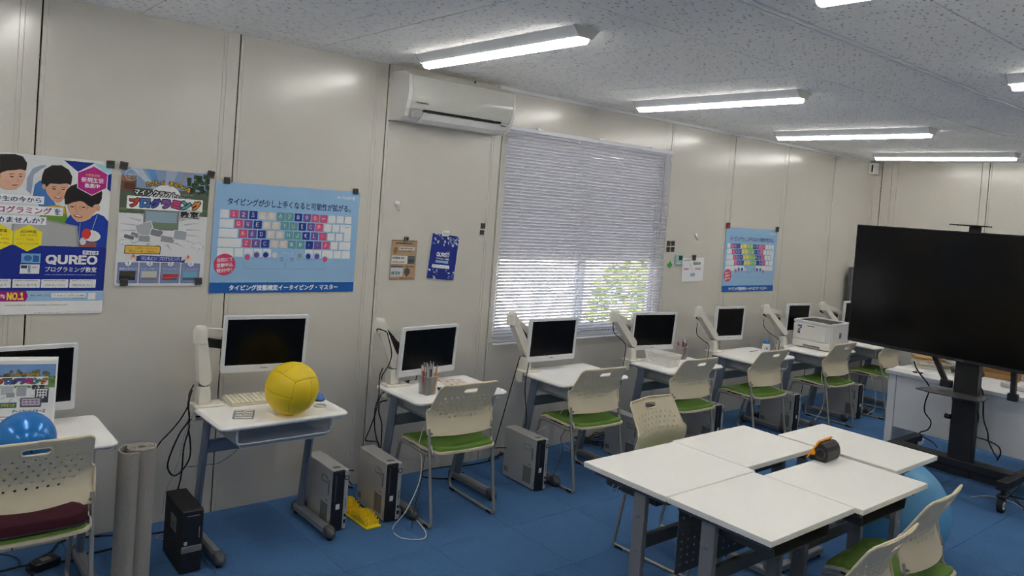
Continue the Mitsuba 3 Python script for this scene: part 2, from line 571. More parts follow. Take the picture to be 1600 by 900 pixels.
part(bl, 'tilt_wand', cat(tube([(4.925, -.055, 2.262), (4.925, -.057, 1.62)], .004, 6), cyl((4.925, -.057, 1.62), (4.925, -.057, 1.58), .006, 8)), 'clear_plastic')

# outdoors
struct('ground', box(-4, 30, .6, 30, -.5, -.4), 'concrete')
bd = thing('outbuilding', 'pale wall of a neighbouring building outside the window', 'building')
part(bd, 'wall', box(1.0, 15, 6.0, 9, -.4, 6.4), 'outer_wall', False)
part(bd, 'roof', box(.8, 15.2, 5.8, 9.2, 6.4, 6.55), 'alu', False)
for x in (3.6, 12.6):
    part(bd, 'window_frame', box(x - .4, x + .4, 5.97, 6.0, .9, 1.9), 'outer_blue', False)


def bush(name, c, r, n, label):
    g = np.random.default_rng(int(c[0] * 100))
    d = g.normal(size=(n, 3)); d /= np.linalg.norm(d, axis=1, keepdims=True)
    p = d * (g.uniform(.55, 1, (n, 1)) ** .5) * np.array(r)
    ax = g.normal(size=(n, 3)); ax /= np.linalg.norm(ax, axis=1, keepdims=True)
    bx = np.cross(ax, g.normal(size=(n, 3))); bx /= np.linalg.norm(bx, axis=1, keepdims=True)
    s = g.uniform(.04, .085, (n, 1))
    V = np.stack([p - ax * s, p + bx * s * .45, p + ax * s, p - bx * s * .45], 1).reshape(-1, 3) + np.array(c)
    i = np.arange(n)[:, None] * 4
    t = thing(name, label, 'bush')
    part(t, 'foliage', trimesh.Trimesh(V, np.vstack([i + [0, 1, 2], i + [0, 2, 3]]), process=False), 'foliage', False, kind='stuff')
    part(t, 'stem', cyl((c[0], c[1], -.4), (c[0], c[1], c[2]), .05, 6), 'cardboard')


bush('bush', (8.35, 3.3, .25), (.55, .5, .85), 1300, 'leafy green bush outside the right half of the window, leftmost')
bush('bush', (9.75, 3.6, .4), (.7, .55, 1.1), 1700, 'leafy green bush outside the window, the tallest')
bush('bush', (11.3, 3.7, .3), (.7, .55, .95), 2800, 'leafy green bush outside the window, furthest to the right')

# ------------------------------------------------------------------ ceiling lamps
lamp_prof = sg.Polygon([(-.075, 0), (.075, 0), (.036, -.042), (-.036, -.042)])


def along_y(poly, length):
    m = prism(poly, length, -length / 2)
    v = m.vertices.copy()
    m.vertices = np.column_stack([v[:, 0], -v[:, 2], v[:, 1]])
    return m


lens_poly = sg.Polygon([(-.034, -.0425), (.034, -.0425), (.034, -.052), (.026, -.064), (.012, -.070), (-.012, -.070), (-.026, -.064), (-.034, -.052)])
m_house = mikit.ply(along_y(lamp_prof, 1.25), 'white_paint', smooth=False)
m_lens = mikit.ply(along_y(lens_poly, 1.225), 'white_plastic', smooth=False, emitter={'type': 'area', 'radiance': {'type': 'rgb', 'value': [LAMP, LAMP * .985, LAMP * .93]}})
m_cap = mikit.ply(along_y(lamp_prof.buffer(.0015, join_style=2), .006), 'pc_silver', smooth=False)
lamp_names = ('by the front wall, out of the frame', 'above the boys poster, out of the frame', 'above the air conditioner', 'above the window blind',
              'third from the air conditioner', 'nearest the back wall, above the television')
lamp_row2 = ('in the second row by the front wall', 'in the second row above the camera', 'only its tip showing at the top edge',
             'only its end showing at the right edge', 'in the second row over the long table', 'in the second row by the back wall')
for j, yc in enumerate((-1.05, -3.365)):
    for i, xc in enumerate((-1.255, .545, 2.345, 4.145, 5.945, 7.745)):
        where = (lamp_names, lamp_row2)[j][i]
        lab = f'long white LED ceiling lamp, {where}'
        t = thing('ceiling_lamp', lab, 'lamp', 'ceiling lamps', T().translate([xc, yc, H]))
        part(t, 'housing', m_house, None)
        part(t, 'lens', m_lens, None, label='glowing white lens')
        a = PLACE[t]
        for s in (-1, 1):
            part(t, 'end_cap', m_cap, None, at=T().translate([xc, yc + s * .6275, H - .0015]))

# ------------------------------------------------------------------ air conditioner
acp = [(0, 2.505), (-.165, 2.505), (-.20, 2.48), (-.216, 2.40), (-.212, 2.335), (-.192, 2.285)]
low = [(-.192, 2.285), (-.172, 2.238), (-.13, 2.215), (0, 2.215)]
ac = thing('air_conditioner', 'white split air conditioner high on the window wall beside the blind', 'air conditioner')


def along_x(pts, x0, x1):
    m = prism(sg.Polygon(pts), x1 - x0, x0)
    v = m.vertices.copy()
    m.vertices = np.column_stack([v[:, 2], v[:, 0], v[:, 1]])
    m.invert() if m.volume < 0 else None
    return m


part(ac, 'body', cat(along_x([(0, 2.5), (-.15, 2.5), (-.19, 2.47), (-.2, 2.40), (-.197, 2.335), (-.178, 2.28), (-.16, 2.24), (-.12, 2.22), (0, 2.22)], 2.38, 3.18),
                     along_x(acp + low[1:], 2.374, 2.40), along_x(acp + low[1:], 3.165, 3.186)), 'white_plastic', False)
fp = [(p[0], p[1]) for p in acp[1:]]
part(ac, 'front_panel', along_x(fp + [(-.17, 2.29), (-.19, 2.34), (-.19, 2.40), (-.18, 2.47), (-.15, 2.495)], 2.402, 3.163), 'ac_gloss', 20)
part(ac, 'intake_slot', along_x([(-.196, 2.288), (-.190, 2.274), (-.16, 2.28), (-.165, 2.293)], 2.50, 3.09), 'black_matte', False)
part(ac, 'louver', along_x([(-.191, 2.270), (-.170, 2.232), (-.13, 2.211), (-.128, 2.218), (-.16, 2.24), (-.182, 2.272)], 2.50, 3.08), 'white_plastic', 20)
part(ac, 'sensor_window', along_x([(-.194, 2.28), (-.176, 2.238), (-.170, 2.24), (-.186, 2.28)], 2.42, 2.49), 'pc_silver', False)
for x in (3.10, 3.115, 3.13):
    part(ac, 'indicator', box(x - .003, x + .003, -.194, -.18, 2.262, 2.268), 'pc_print', False)
lt = Print(.09, .012)
lt.text('Panasonic', 0, 1, 86, 11, (40, 42, 48), 1, bold=2, cjk=False)
m, c = lt.mesh()
part(ac, 'lettering', tf(m, 2.475, -.2135, 2.322, rx=-.05), 'print', False, color=c)
solo('pipe_cable', tube([(2.999, -.006, 2.551), (2.999, -.006, 2.49)], .005, 6), 'cable_black', 'short black cable running from the ceiling behind the air conditioner', 'cable')

# small sensor box in the corner
sb = thing('wall_sensor', 'small white box with a dark slot high in the far corner', 'sensor')
part(sb, 'body', cbox(8.50, 8.60, -.07, -.0005, 2.40, 2.53, .006), 'white_plastic')
part(sb, 'slot', box(8.497, 8.501, -.05, -.035, 2.42, 2.50), 'black_matte', False)
part(sb, 'cover_cap', cbox(8.49, 8.61, -.075, -.0005, 2.53, 2.538, .002), 'pc_print')
# ------------------------------------------------------------------ posters and other things on the window wall
NAVY, PINK, PURP, TEAL, BEIGE, WHITE = (34, 52, 140), (212, 84, 128), (110, 82, 156), (98, 160, 165), (216, 208, 200), (236, 236, 236)


def magnet(x, z, label, s=.034, rot=0, m='magnet_black', y=-.0075, group='square magnets on the window wall'):
    t = thing('magnet', label, 'magnet', group, T().translate([x, y, z]).rotate([0, 1, 0], rot))
    part(t, 'holder', cbox(-s / 2, s / 2, -.006, 0, -s / 2, s / 2, .002), m)
    part(t, 'grip', cbox(-s * .42, s * .42, -.010, -.006, s * .1, s * .45, .0015), m)


# boys poster (B2, upright)
p = Print(.515, .728)
p.rect(0, 0, 515, 728, (240, 240, 240), 1)
p.rect(0, 0, 515, 415, (222, 224, 222), 2)
p.poly([(330, 0), (515, 0), (515, 300), (440, 260), (345, 120)], (232, 234, 230), 3)
p.poly([(462, 262), (517, 280), (517, 410), (480, 410)], (96, 140, 50), 3)
p.poly([(245, 240), (330, 225), (345, 290), (300, 330), (220, 300)], (112, 152, 58), 3)
p.poly([(170, 109), (189, 63), (221, 44), (252, 42), (226, 58), (196, 90), (190, 185), (171, 160)], (150, 160, 184), 4, 3)
p.poly([(40, 150), (80, 120), (150, 150), (190, 178), (190, 215), (0, 215), (0, 170)], (226, 228, 228), 4)
p.poly([(52, 60), (70, 78), (161, 71), (166, 95), (158, 125), (146, 149), (129, 164), (90, 168), (58, 150)], (222, 176, 150), 5, 4)
p.poly([(40, 20), (67, 10), (120, 4), (149, 12), (167, 40), (165, 74), (143, 70), (120, 76), (97, 80), (74, 90), (56, 110), (42, 90)], (34, 28, 28), 6, 4)
p.ell(66, 108, 7, 12, (206, 156, 130), 7); p.ell(112, 106, 8, 2.6, (50, 34, 30), 7, 8); p.ell(145, 102, 7, 2.4, (50, 34, 30), 7, 8)
p.line([(103, 96), (120, 93)], 2.6, (60, 44, 38), 7); p.line([(138, 92), (152, 91)], 2.4, (60, 44, 38), 7)
p.line([(134, 108), (140, 124), (132, 127)], 2, (186, 130, 108), 7); p.ell(126, 143, 13, 3.4, (190, 90, 84), 7, -8); p.ell(98, 130, 9, 6, (228, 160, 140), 6)
p.poly([(197, 190), (202, 134), (222, 112), (250, 150), (292, 222), (300, 240), (230, 240)], (66, 120, 186), 5)
p.poly([(240, 130), (337, 120), (338, 150), (329, 180), (312, 205), (296, 212), (272, 198), (251, 169)], (214, 162, 132), 6, 4)
p.poly([(226, 120), (228, 90), (236, 62), (264, 40), (303, 36), (333, 54), (350, 84), (347, 126), (330, 118), (300, 124), (262, 124), (248, 142), (238, 140)], (30, 25, 25), 7, 4)
p.ell(238, 140, 7, 12, (200, 146, 118), 8); p.ell(280, 148, 8, 2.6, (48, 32, 28), 8, 6); p.ell(316, 148, 7, 2.4, (48, 32, 28), 8, 2)
p.line([(271, 139), (288, 137)], 2.6, (52, 38, 34), 8); p.line([(308, 137), (324, 138)], 2.6, (52, 38, 34), 8); p.line([(300, 150), (304, 166), (296, 169)], 2, (178, 120, 96), 8)
p.ell(297, 186, 15, 5, (176, 84, 74), 8); p.ell(297, 184, 10, 2, (240, 232, 224), 9)
p.poly([(240, 232), (300, 220), (330, 230), (330, 262), (246, 262)], (206, 160, 60), 6)
p.poly([(322, 330), (338, 285), (352, 262), (385, 294), (420, 280), (465, 250), (495, 262), (517, 290), (512, 420), (396, 420)], (28, 60, 160), 6)
p.poly([(331, 210), (351, 195), (390, 190), (424, 208), (457, 205), (472, 220), (459, 240), (435, 278), (408, 292), (385, 296), (362, 276), (345, 246)], (220, 168, 138), 8, 4)
p.poly([(322, 180), (330, 150), (345, 128), (380, 112), (420, 118), (450, 150), (480, 140), (480, 180), (470, 206), (452, 208), (440, 222), (422, 215), (405, 200), (388, 196), (360, 204), (340, 214), (328, 218)], (28, 24, 24), 9, 4)
p.ell(466, 224, 10, 15, (212, 158, 130), 10)
for u, v in ((358, 226), (405, 226)):
    p.add(sg.Point(u, v).buffer(17).difference(sg.Point(u, v).buffer(15)).intersection(sg.box(0, v - 10, 515, v + 12)), (120, 116, 120), 11)
    p.ell(u, v - 1, 8, 2.6, (46, 30, 26), 10)
p.line([(420, 224), (456, 220)], 2, (120, 116, 120), 11); p.line([(374, 230), (380, 248), (372, 250)], 2, (184, 126, 104), 10)
p.ell(385, 268, 18, 7, (160, 70, 62), 10, 10); p.ell(385, 266, 13, 3, (244, 238, 230), 11, 10)
p.line([(396, 300), (394, 400)], 2, (190, 210, 170), 8); p.line([(466, 255), (448, 330), (452, 360)], 2, (190, 210, 170), 8)
p.poly([(126, 300), (257, 291), (386, 314), (399, 418), (120, 418)], (150, 150, 150), 9, 4); p.poly([(134, 306), (257, 298), (378, 319), (388, 412), (134, 412)], (176, 176, 175), 10)
p.ell(446, 358, 40, 27, (236, 236, 236), 9, 8); p.ell(424, 350, 20, 26, (208, 62, 56), 10, 8); p.rect(400, 388, 470, 412, (150, 90, 84), 9); p.ell(412, 385, 14, 18, (220, 220, 222), 10)
p.rect(0, 412, 515, 620, (26, 44, 138), 11)
p.poly([(312, 12), (440, 12), (372, 60)], (22, 42, 132), 11); p.poly([(437, 14), (520, 18), (520, 54), (497, 62)], (176, 214, 226), 11); p.poly([(499, 64), (520, 52), (520, 146), (500, 130)], (22, 42, 132), 11)
hexa = [(438, 29), (497, 61), (495, 126), (436, 164), (375, 133), (372, 64)]
p.add(sg.Polygon(hexa).buffer(3), WHITE, 12); p.poly(hexa, (182, 38, 128), 13)
p.text('小学生対象', 403, 64, 466, 77, (240, 210, 90), 14); p.text('新規生徒', 388, 82, 484, 106, WHITE, 14, 1); p.text('募集中', 402, 110, 468, 132, WHITE, 14, 1)
for v0, v1, ue in ((186, 222, 243), (232, 271, 322), (279, 316, 257)):
    p.rect(0, v0, ue, v1, (244, 244, 244), 12)
p.text('小学生の今から', 18, 192, 232, 217, (32, 44, 116), 13, 1); p.text('プログラミング', 30, 237, 276, 267, (150, 34, 104), 13, 1); p.text('を', 286, 239, 312, 266, (32, 44, 116), 13, 1); p.text('始めませんか?', 30, 284, 248, 312, (32, 44, 116), 13, 1)
for cu, t in ((78, ('2020年度', '小学校において', 'プログラミング教育が', '必修化')), (190, ('2024年度', '大学入学共通', 'テスト「情報I」に', 'プログラミングが出題'))):
    p.poly([(cu, 318), (cu + 54, 349), (cu + 54, 409), (cu, 440), (cu - 54, 409), (cu - 54, 349)], (246, 226, 40), 12)
    for k, (line, hw) in enumerate(zip(t, (32, 34, 42, 42))):
        p.text(line, cu - hw, 342 + k * 19, cu + hw, (356 if k == 0 else 352) + k * 19, (50, 46, 40) if k == 0 else (150, 110, 30), 13, 1 if k == 0 else 0)
p.rect(169, 449, 245, 493, (120, 170, 214), 12); p.ell(195, 470, 16, 13, (60, 110, 170), 13); p.rect(215, 458, 238, 486, (50, 92, 160), 13)
p.rect(167, 498, 243, 541, (232, 232, 234), 12); p.rect(170, 503, 194, 517, (60, 70, 80), 13); p.rect(198, 503, 208, 538, (150, 160, 180), 13); p.dashes(215, 512, 238, 4, (90, 90, 100), 13, 2)
p.rect(415, 429, 482, 448, WHITE, 12); p.text('キュレオ', 419, 432, 478, 445, (24, 40, 120), 13, 1)
p.text('QUREO', 265, 452, 480, 499, WHITE, 12, 3, False); p.text('プログラミング教室', 265, 507, 479, 532, WHITE, 12, 1); p.dashes(265, 545, 478, 3.5, (190, 200, 226), 12, 1)
for k, (u0, u1, t) in enumerate(((10, 136, 'カリキュラムで'), (142, 250, '楽しく学べる'), (254, 364, '初心者も安心して学べる'), (369, 480, '学習成果が目に見える'))):
    p.rect(u0, 566, u1, 606, (238, 238, 238), 12); p.dashes(u0 + 8, 573, u1 - 8, 3, (140, 140, 150), 13, k)
    p.text(t, u0 + 14, 589, u1 - 14, 599, (70, 70, 90), 13)
p.rect(0, 620, 515, 668, (164, 196, 226), 12); p.poly([(0, 620), (196, 620), (206, 644), (196, 668), (0, 668)], (170, 32, 120), 13)
p.text('国内', 70, 634, 116, 655, WHITE, 14, 1); p.text('NO.1', 124, 627, 190, 661, (246, 226, 60), 14, 3, False)
p.text('体験・お申し込みは', 215, 637, 292, 646, (50, 60, 110), 13); p.rect(299, 631, 441, 652, (244, 244, 244), 13); p.text('キュレオプログラミング教室', 322, 637, 434, 647, (50, 50, 60), 14)
p.add(sg.Point(310, 641).buffer(4).difference(sg.Point(310, 641).buffer(2.8)), (60, 60, 70), 14); p.rect(450, 630, 482, 662, (240, 240, 240), 13); p.dashes(390, 658, 438, 3, (60, 120, 190), 13, 5)
p.dashes(120, 686, 370, 3.5, (110, 110, 116), 2, 3); p.dashes(230, 722, 505, 2, (150, 150, 150), 2, 4)
sheet('poster', 'large blue and white poster of three smiling boys at a laptop, leftmost on wall', 'poster', p, .362 + .2575, 1.8255 - .364, rot=.6)
magnet(.872, 1.812, 'black square magnet on the top right corner of the boys poster', .036)

# game lesson poster (A2, upright)
p = Print(.42, .58)
p.rect(0, 0, 420, 580, (226, 226, 226), 1)
p.rect(0, 0, 420, 130, (134, 156, 188), 2)
for k, (a, b) in enumerate(((40, 90), (110, 150), (205, 262), (300, 330))):
    p.poly([(a, 0), (b, 0), (190 + k * 12, 130), (180 + k * 10, 130)], ((182, 192, 208), (92, 142, 196), (168, 176, 200), (150, 150, 166))[k], 3)
p.rect(0, 96, 420, 236, (84, 98, 78), 3); p.rect(0, 40, 70, 118, (104, 80, 62), 4); p.rect(0, 40, 44, 66, (148, 108, 84), 5); p.rect(16, 74, 62, 104, (88, 48, 42), 5)
g = np.random.default_rng(3)
for k in range(46):
    u, v, s = g.uniform(296, 412), g.uniform(2, 104), g.uniform(10, 26)
    p.rect(u, v, u + s, v + s, ((44, 66, 44), (56, 82, 54), (38, 52, 40))[k % 3], 4 + k % 3)
for k in range(30):
    u, v, s = g.uniform(0, 400), g.uniform(180, 226), g.uniform(14, 40)
    p.rect(u, v, u + s, v + s * .4, ((92, 116, 74), (110, 128, 88), (78, 94, 66))[k % 3], 4 + k % 3)
p.add(sg.Point(210, 150).buffer(78), (232, 232, 228), 7)
p.add(sg.box(0, 222, 420, 580), (228, 228, 228), 7)
for k in range(18):
    a = k / 18 * 2 * math.pi + .2
    p.poly([(200 + 120 * math.cos(a), 300 + 75 * math.sin(a)), (200 + 205 * math.cos(a + .05), 300 + 105 * math.sin(a + .05)), (200 + 120 * math.cos(a + .13), 300 + 75 * math.sin(a + .13))], (186, 188, 190), 8)
p.rect(112, 200, 280, 300, (118, 124, 122), 9, 5); p.rect(122, 208, 270, 290, (150, 172, 184), 10); p.rect(122, 262, 270, 290, (116, 134, 110), 11)
for k, (u0, v0, w, h, c) in enumerate(((86, 268, 74, 64, (176, 178, 184)), (60, 318, 40, 22, (132, 134, 138)), (30, 330, 46, 18, (110, 112, 116)), (150, 300, 56, 30, (128, 130, 136)), (200, 330, 64, 30, (150, 152, 158)), (262, 300, 60, 44, (164, 170, 176)), (96, 330, 52, 30, (154, 156, 162)))):
    p.add(affinity.rotate(sg.box(u0 - 3, v0 - 3, u0 + w + 3, v0 + h + 3), (k * 37) % 40 - 20), WHITE, 12 + k * 2); p.add(affinity.rotate(sg.box(u0, v0, u0 + w, v0 + h), (k * 37) % 40 - 20), c, 13 + k * 2)
for u, v in ((34, 362), (376, 372)):
    p.add(shapely.union_all([sg.Point(u + a, v + b).buffer(11) for a, b in ((0, 0), (14, -4), (-13, 3), (6, 10), (24, 6))]), (120, 120, 120), 26)
    p.add(shapely.union_all([sg.Point(u + a, v + b).buffer(10) for a, b in ((0, 0), (14, -4), (-13, 3), (6, 10), (24, 6))]), (234, 234, 234), 27)
p.add(sg.Point(46, 34).buffer(29).difference(sg.Point(46, 34).buffer(27)), WHITE, 28); p.text('プログラ', 26, 28, 66, 39, WHITE, 28, 1); p.text('ミング', 30, 42, 62, 52, WHITE, 28, 1)
YEL = (238, 190, 66)
for s, u, v, r in (('た', 116, 64, -10), ('の', 138, 58, -8), ('し', 160, 54, -4), ('く', 182, 52, 0), ('ま', 222, 54, 4), ('な', 246, 58, 8), ('〜', 270, 64, 14), ('べ', 288, 72, 18), ('る', 306, 80, 22)):
    p.text(s, u, v, u + 20, v + 21, YEL, 29, 1, rot=r, edge=(56, 40, 24), ew=3)
p.text('マインクラフト', 62, 104, 260, 134, (250, 250, 250), 31, 1, rot=2, edge=(28, 28, 30), ew=5); p.text('と', 262, 120, 282, 138, (250, 250, 250), 31, 1, edge=(28, 28, 30), ew=4)
p.text('メイクコードで', 288, 110, 346, 124, WHITE, 31, 0, edge=(60, 60, 60), ew=2); p.text('楽しく学ぶ', 288, 128, 334, 140, WHITE, 31, 0, edge=(60, 60, 60), ew=2)
p.add(sg.box(36, 140, 388, 196).buffer(4), (244, 244, 244), 33); p.add(sg.box(280, 190, 380, 238), (150, 152, 152), 33)
for k, (s, c) in enumerate(zip('プログラミング', ((204, 70, 58), (70, 116, 190), (64, 74, 160), (128, 76, 164), (212, 70, 132), (84, 164, 168), (230, 142, 60)))):
    p.text(s, 44 + k * 49, 146, 88 + k * 49, 190, c, 34, 4, edge=(40, 36, 44), ew=4)
p.text('教室', 284, 197, 376, 234, (34, 34, 38), 36, 2, edge=(240, 240, 240), ew=3)
p.rect(36, 379, 202, 421, (60, 50, 30), 36, 6); p.rect(39, 382, 199, 418, (232, 190, 84), 37, 5); p.text('メイクコードで学ぶと、マインクラフトの', 46, 388, 192, 398, (60, 44, 24), 38); p.text('世界はもっと楽しく自由自在に！', 56, 403, 184, 413, (60, 44, 24), 38)
p.poly([(92, 432), (110, 430), (110, 452), (303, 456), (323, 444), (322, 462), (303, 460), (109, 456), (93, 458)], (40, 50, 120), 36); p.poly([(106, 428), (306, 433), (306, 457), (106, 453)], (56, 72, 156), 37); p.text('はじめよう！プログラミング！', 116, 433, 298, 452, WHITE, 38, 1, rot=1.2)
for u in (78, 338):
    for a, b, c in ((0, -4, (214, 96, 120)), (10, 3, (236, 214, 160)), (-8, 5, (226, 190, 150))):
        p.ell(u + a, 436 + b, 6, 8, c, 37)
for k, (s, c) in enumerate((('動画で学ぶよ！', (64, 66, 58)), ('キーボードを使うよ', (206, 204, 198)), ('プログラムを作るよ', (130, 160, 190)), ('ミッションクリア', (120, 170, 200)))):
    u = 11 + 99 * k
    p.rect(u, 464, u + 92, 566, (98, 110, 160), 36, 4); p.rect(u + 2, 466, u + 90, 564, (130, 142, 184), 37, 3); p.poly([(u + 32, 458), (u + 60, 458), (u + 60, 474), (u + 46, 482), (u + 32, 474)], (236, 236, 240), 38)
    p.text(str(k + 1), u + 42, 461, u + 50, 475, (60, 60, 70), 39, 1, False); p.text(s, u + 8, 490, u + 84, 500, WHITE, 38)
    p.rect(u + 10, 506, u + 82, 552, c, 38); p.rect(u + 10, 538, u + 82, 552, tuple(int(x * .6) for x in c), 39)
p.rect(220, 520, 296, 536, (196, 70, 66), 39); p.rect(220, 540, 270, 546, (196, 70, 66), 40); p.rect(22, 530, 70, 552, (44, 40, 36), 40)
sheet('poster', 'grey poster with colourful block lettering for a game programming lesson', 'poster', p, .921 + .21, 1.8005 - .287, rot=.4)
for x, z, s in ((.93, 1.812, 'top left'), (1.345, 1.803, 'top right'), (.962, 1.243, 'bottom left'), (1.316, 1.246, 'bottom right')):
    magnet(x, z, f'black square magnet on the {s} corner of the game poster', .036, 8 if 'top' in s else -4, y=-.0088)


# typing posters (A1, landscape)
def typing(mid, mid2, seed):
    p = Print(.841, .59)
    p.rect(0, 0, 841, 590, (150, 190, 226), 1)
    p.rect(0, 534, 841, 590, (28, 92, 172), 2)
    p.text('タイピング技能検定イータイピング・マスター', 104, 546, 740, 578, (244, 246, 248), 3, 2)
    p.text('タイピングが少し上手くなると可能性が拡がる。', 66, 82, 786, 122, (32, 46, 104), 3, 1)
    p.text('e-typing', 697, 28, 808, 50, (236, 240, 246), 3, 1, False)
    col = dict(p=PINK, v=PURP, n=NAVY, a=mid, b=mid2, w=(232, 234, 236))

    def row(v, first, chars, cols, u0, pitch=51.5):
        p.rect(first[0], v, first[1], v + 45, col['w'], 2, 2)
        for k, (ch, c) in enumerate(zip(chars, cols)):
            u = u0 + k * pitch
            p.rect(u, v, u + 46, v + 45, (120, 130, 150), 2, 2); p.rect(u + 1, v + 1, u + 45, v + 44, col[c], 3, 2)
            if ch != ' ':
                h, w = (23, 15) if ch not in '-,.;' else ((4, 18) if ch == '-' else (8, 4) if ch == ',' else (5, 5) if ch == '.' else (18, 5))
                p.text(ch, u + 21 - w / 2, v + (10 if h > 12 else 20), u + 21 + w / 2, v + (10 if h > 12 else 20) + h, (240, 236, 240), 4, 0, False)
    row(146, (32, 77), '1234567890-   ', 'pvnaabbnvppwww', 83.5)
    row(197, (32, 105), 'QWERTYUIOP  ', 'pvnaabbnvpww', 111)
    row(248, (31, 130), 'ASDFGHJKL;  ', 'pvnaabbnvpww', 137)
    row(299, (31, 154), 'ZXCVBNM,./ ', 'pvnaabbnvpw', 160)
    p.poly([(730, 197), (800, 197), (800, 293), (757, 293), (757, 242), (730, 242)], col['w'], 2); p.text('Enter', 748, 205, 790, 215, (130, 130, 136), 3, 0, False)
    p.rect(730, 299, 802, 344, col['w'], 2, 2)
    for u0, u1 in ((31, 116), (122, 168), (174, 220), (226, 272), (278, 322), (522, 568), (574, 620), (626, 694), (700, 745), (750, 803)):
        p.rect(u0, 350, u1, 395, col['w'], 2, 2)
    p.text('スペース', 390, 364, 450, 376, (210, 222, 236), 3)
    for u0 in (173, 413):
        p.add(sg.box(u0 + 8, 410, u0 + 224, 452).buffer(8).difference(sg.box(u0 + 8, 410, u0 + 224, 452).buffer(6)), (120, 160, 206), 4)
    for (u, v), c in zip(((192, 397), (242, 384), (293, 383), (344, 384), (386, 404), (446, 404), (491, 383), (542, 386), (595, 386), (646, 402)), (PINK, PURP, NAVY, (226, 214, 212), (130, 170, 216), (130, 170, 216), (140, 160, 160), NAVY, PURP, PINK)):
        p.add(sg.Point(u, v).buffer(21).intersection(sg.box(u - 30, v - 30, u + 30, v + 8)), (168, 200, 232), 4); p.ell(u, v, 15, 15, c, 5)
    p.ell(73, 438, 58, 58, (206, 66, 108), 4)
    for k, s in enumerate(('当校にて', '受験申込', '受付中！')):
        p.text(s, 32, 402 + k * 28, 116, 424 + k * 28, (244, 236, 240), 5, 1, rot=-6)
    return p


sheet('poster', 'light blue keyboard poster with pink and navy keys above the yellow ball', 'poster', typing(BEIGE, TEAL, 1), 1.374 + .4205, 1.770 - .295, rot=.25)
magnet(1.43, 1.778, 'black square magnet on the top left of the keyboard poster over the yellow ball', .034)
magnet(2.185, 1.772, 'black square magnet on the top right of the keyboard poster over the yellow ball', .034)
sheet('poster', 'light blue keyboard poster with yellow and green keys right of the window', 'poster', typing((226, 214, 90), (150, 196, 80), 2), 6.335, 1.412, rot=.1)
magnet(5.93, 1.722, 'dark red magnet on the keyboard poster right of the window', .05, 0, 'magnet_red')
magnet(6.74, 1.715, 'black magnet on the top right of the keyboard poster right of the window', .05)

# brown flyer with a clip
p = Print(.182, .246)
p.rect(0, 0, 182, 246, (176, 148, 120), 1)
for v in (4, 242):
    for k in range(18):
        p.rect(2 + k * 10, v - 2.5, 7 + k * 10, v + 2.5, (90, 40, 36), 2)
p.dashes(28, 21, 160, 12, (70, 48, 40), 2, 1); p.ell(28, 66, 13, 22, (134, 102, 66), 2); p.rect(54, 42, 168, 62, (214, 206, 196), 2); p.dashes(62, 52, 160, 9, (110, 100, 96), 3, 2); p.dashes(52, 72, 150, 5, (110, 84, 66), 2, 9)
p.rect(4, 98, 118, 148, (222, 218, 212), 2); p.dashes(10, 112, 112, 16, (100, 120, 112), 3, 3); p.dashes(10, 138, 110, 12, (150, 140, 120), 3, 4); p.rect(122, 98, 172, 148, (92, 98, 104), 2); p.rect(126, 120, 168, 138, (62, 70, 80), 3)
p.rect(4, 160, 92, 170, (84, 98, 100), 2); p.rect(104, 160, 172, 168, (110, 92, 76), 2); p.rect(4, 174, 92, 228, (206, 208, 212), 2); p.dashes(10, 205, 90, 26, (120, 140, 140), 3, 5); p.ell(122, 196, 22, 22, (84, 80, 58), 2); p.rect(114, 210, 128, 226, (104, 70, 50), 3)
p.dashes(70, 235, 110, 9, (190, 40, 40), 2, 6); p.dashes(112, 234, 168, 6, (120, 90, 70), 2, 7)
sheet('flyer', 'brown printed flyer hanging from a small black clip left of the blue flyer', 'flyer', p, 2.549, 1.371, rot=.4, back='cardboard')
cl = thing('bulldog_clip', 'small black clip holding the brown flyer on the wall', 'clip', None, T().translate([2.556, -.008, 1.50]))
part(cl, 'jaw', cbox(-.017, .017, -.008, 0, -.012, .016, .003), 'magnet_black'); part(cl, 'loop', tube(round_path([(-.012, -.012, -.01), (-.012, -.012, .014), (.012, -.012, .014), (.012, -.012, -.01), (-.012, -.012, -.01)], .004), .0022, 6), 'chrome')

# blue flyer with a clip
p = Print(.21, .288)
p.rect(0, 0, 210, 288, (28, 44, 132), 1)
g = np.random.default_rng(12)
for k in range(70):
    u, v = g.uniform(0, 210), g.choice([g.uniform(0, 66), g.uniform(0, 50), g.uniform(226, 288)])
    p.add(affinity.rotate(affinity.scale(sg.box(-1, -1, 1, 1), g.uniform(4, 14), g.uniform(2, 8)), g.uniform(0, 90)).buffer(.5).intersection(sg.box(-u, -v, 210 - u, 288 - v)).simplify(.2) if False else affinity.translate(affinity.rotate(sg.box(-g.uniform(4, 13), -3, g.uniform(4, 13), g.uniform(2, 7)), g.uniform(0, 90)), u, v), ((170, 190, 220), (208, 214, 224), (96, 130, 186), (70, 76, 96), (226, 228, 232))[k % 5], 2 + k % 4)
p.poly([(0, 68), (210, 88), (210, 100), (0, 80)], (28, 44, 132), 7); p.poly([(0, 216), (60, 214), (210, 232), (210, 222), (120, 200), (0, 200)], (28, 44, 132), 7); p.rect(0, 76, 210, 222, (28, 44, 132), 6)
p.text('キュレオ', 122, 106, 152, 114, WHITE, 8, 1); p.text('QUREO', 50, 116, 152, 146, WHITE, 8, 3, False); p.text('プログラミング教室', 50, 150, 152, 163, WHITE, 8, 1); p.rect(50, 168, 150, 184, (150, 184, 222), 8); p.rect(28, 196, 164, 218, (230, 232, 234), 8)
sheet('flyer', 'blue and white flyer tilted slightly under a white clip', 'flyer', p, 2.843, 1.393, y=-.009, rot=4.6, thick=.004)
cl = thing('wall_clip', 'white clip holding the tilted blue flyer', 'clip', None, T().translate([2.845, -.0105, 1.545]))
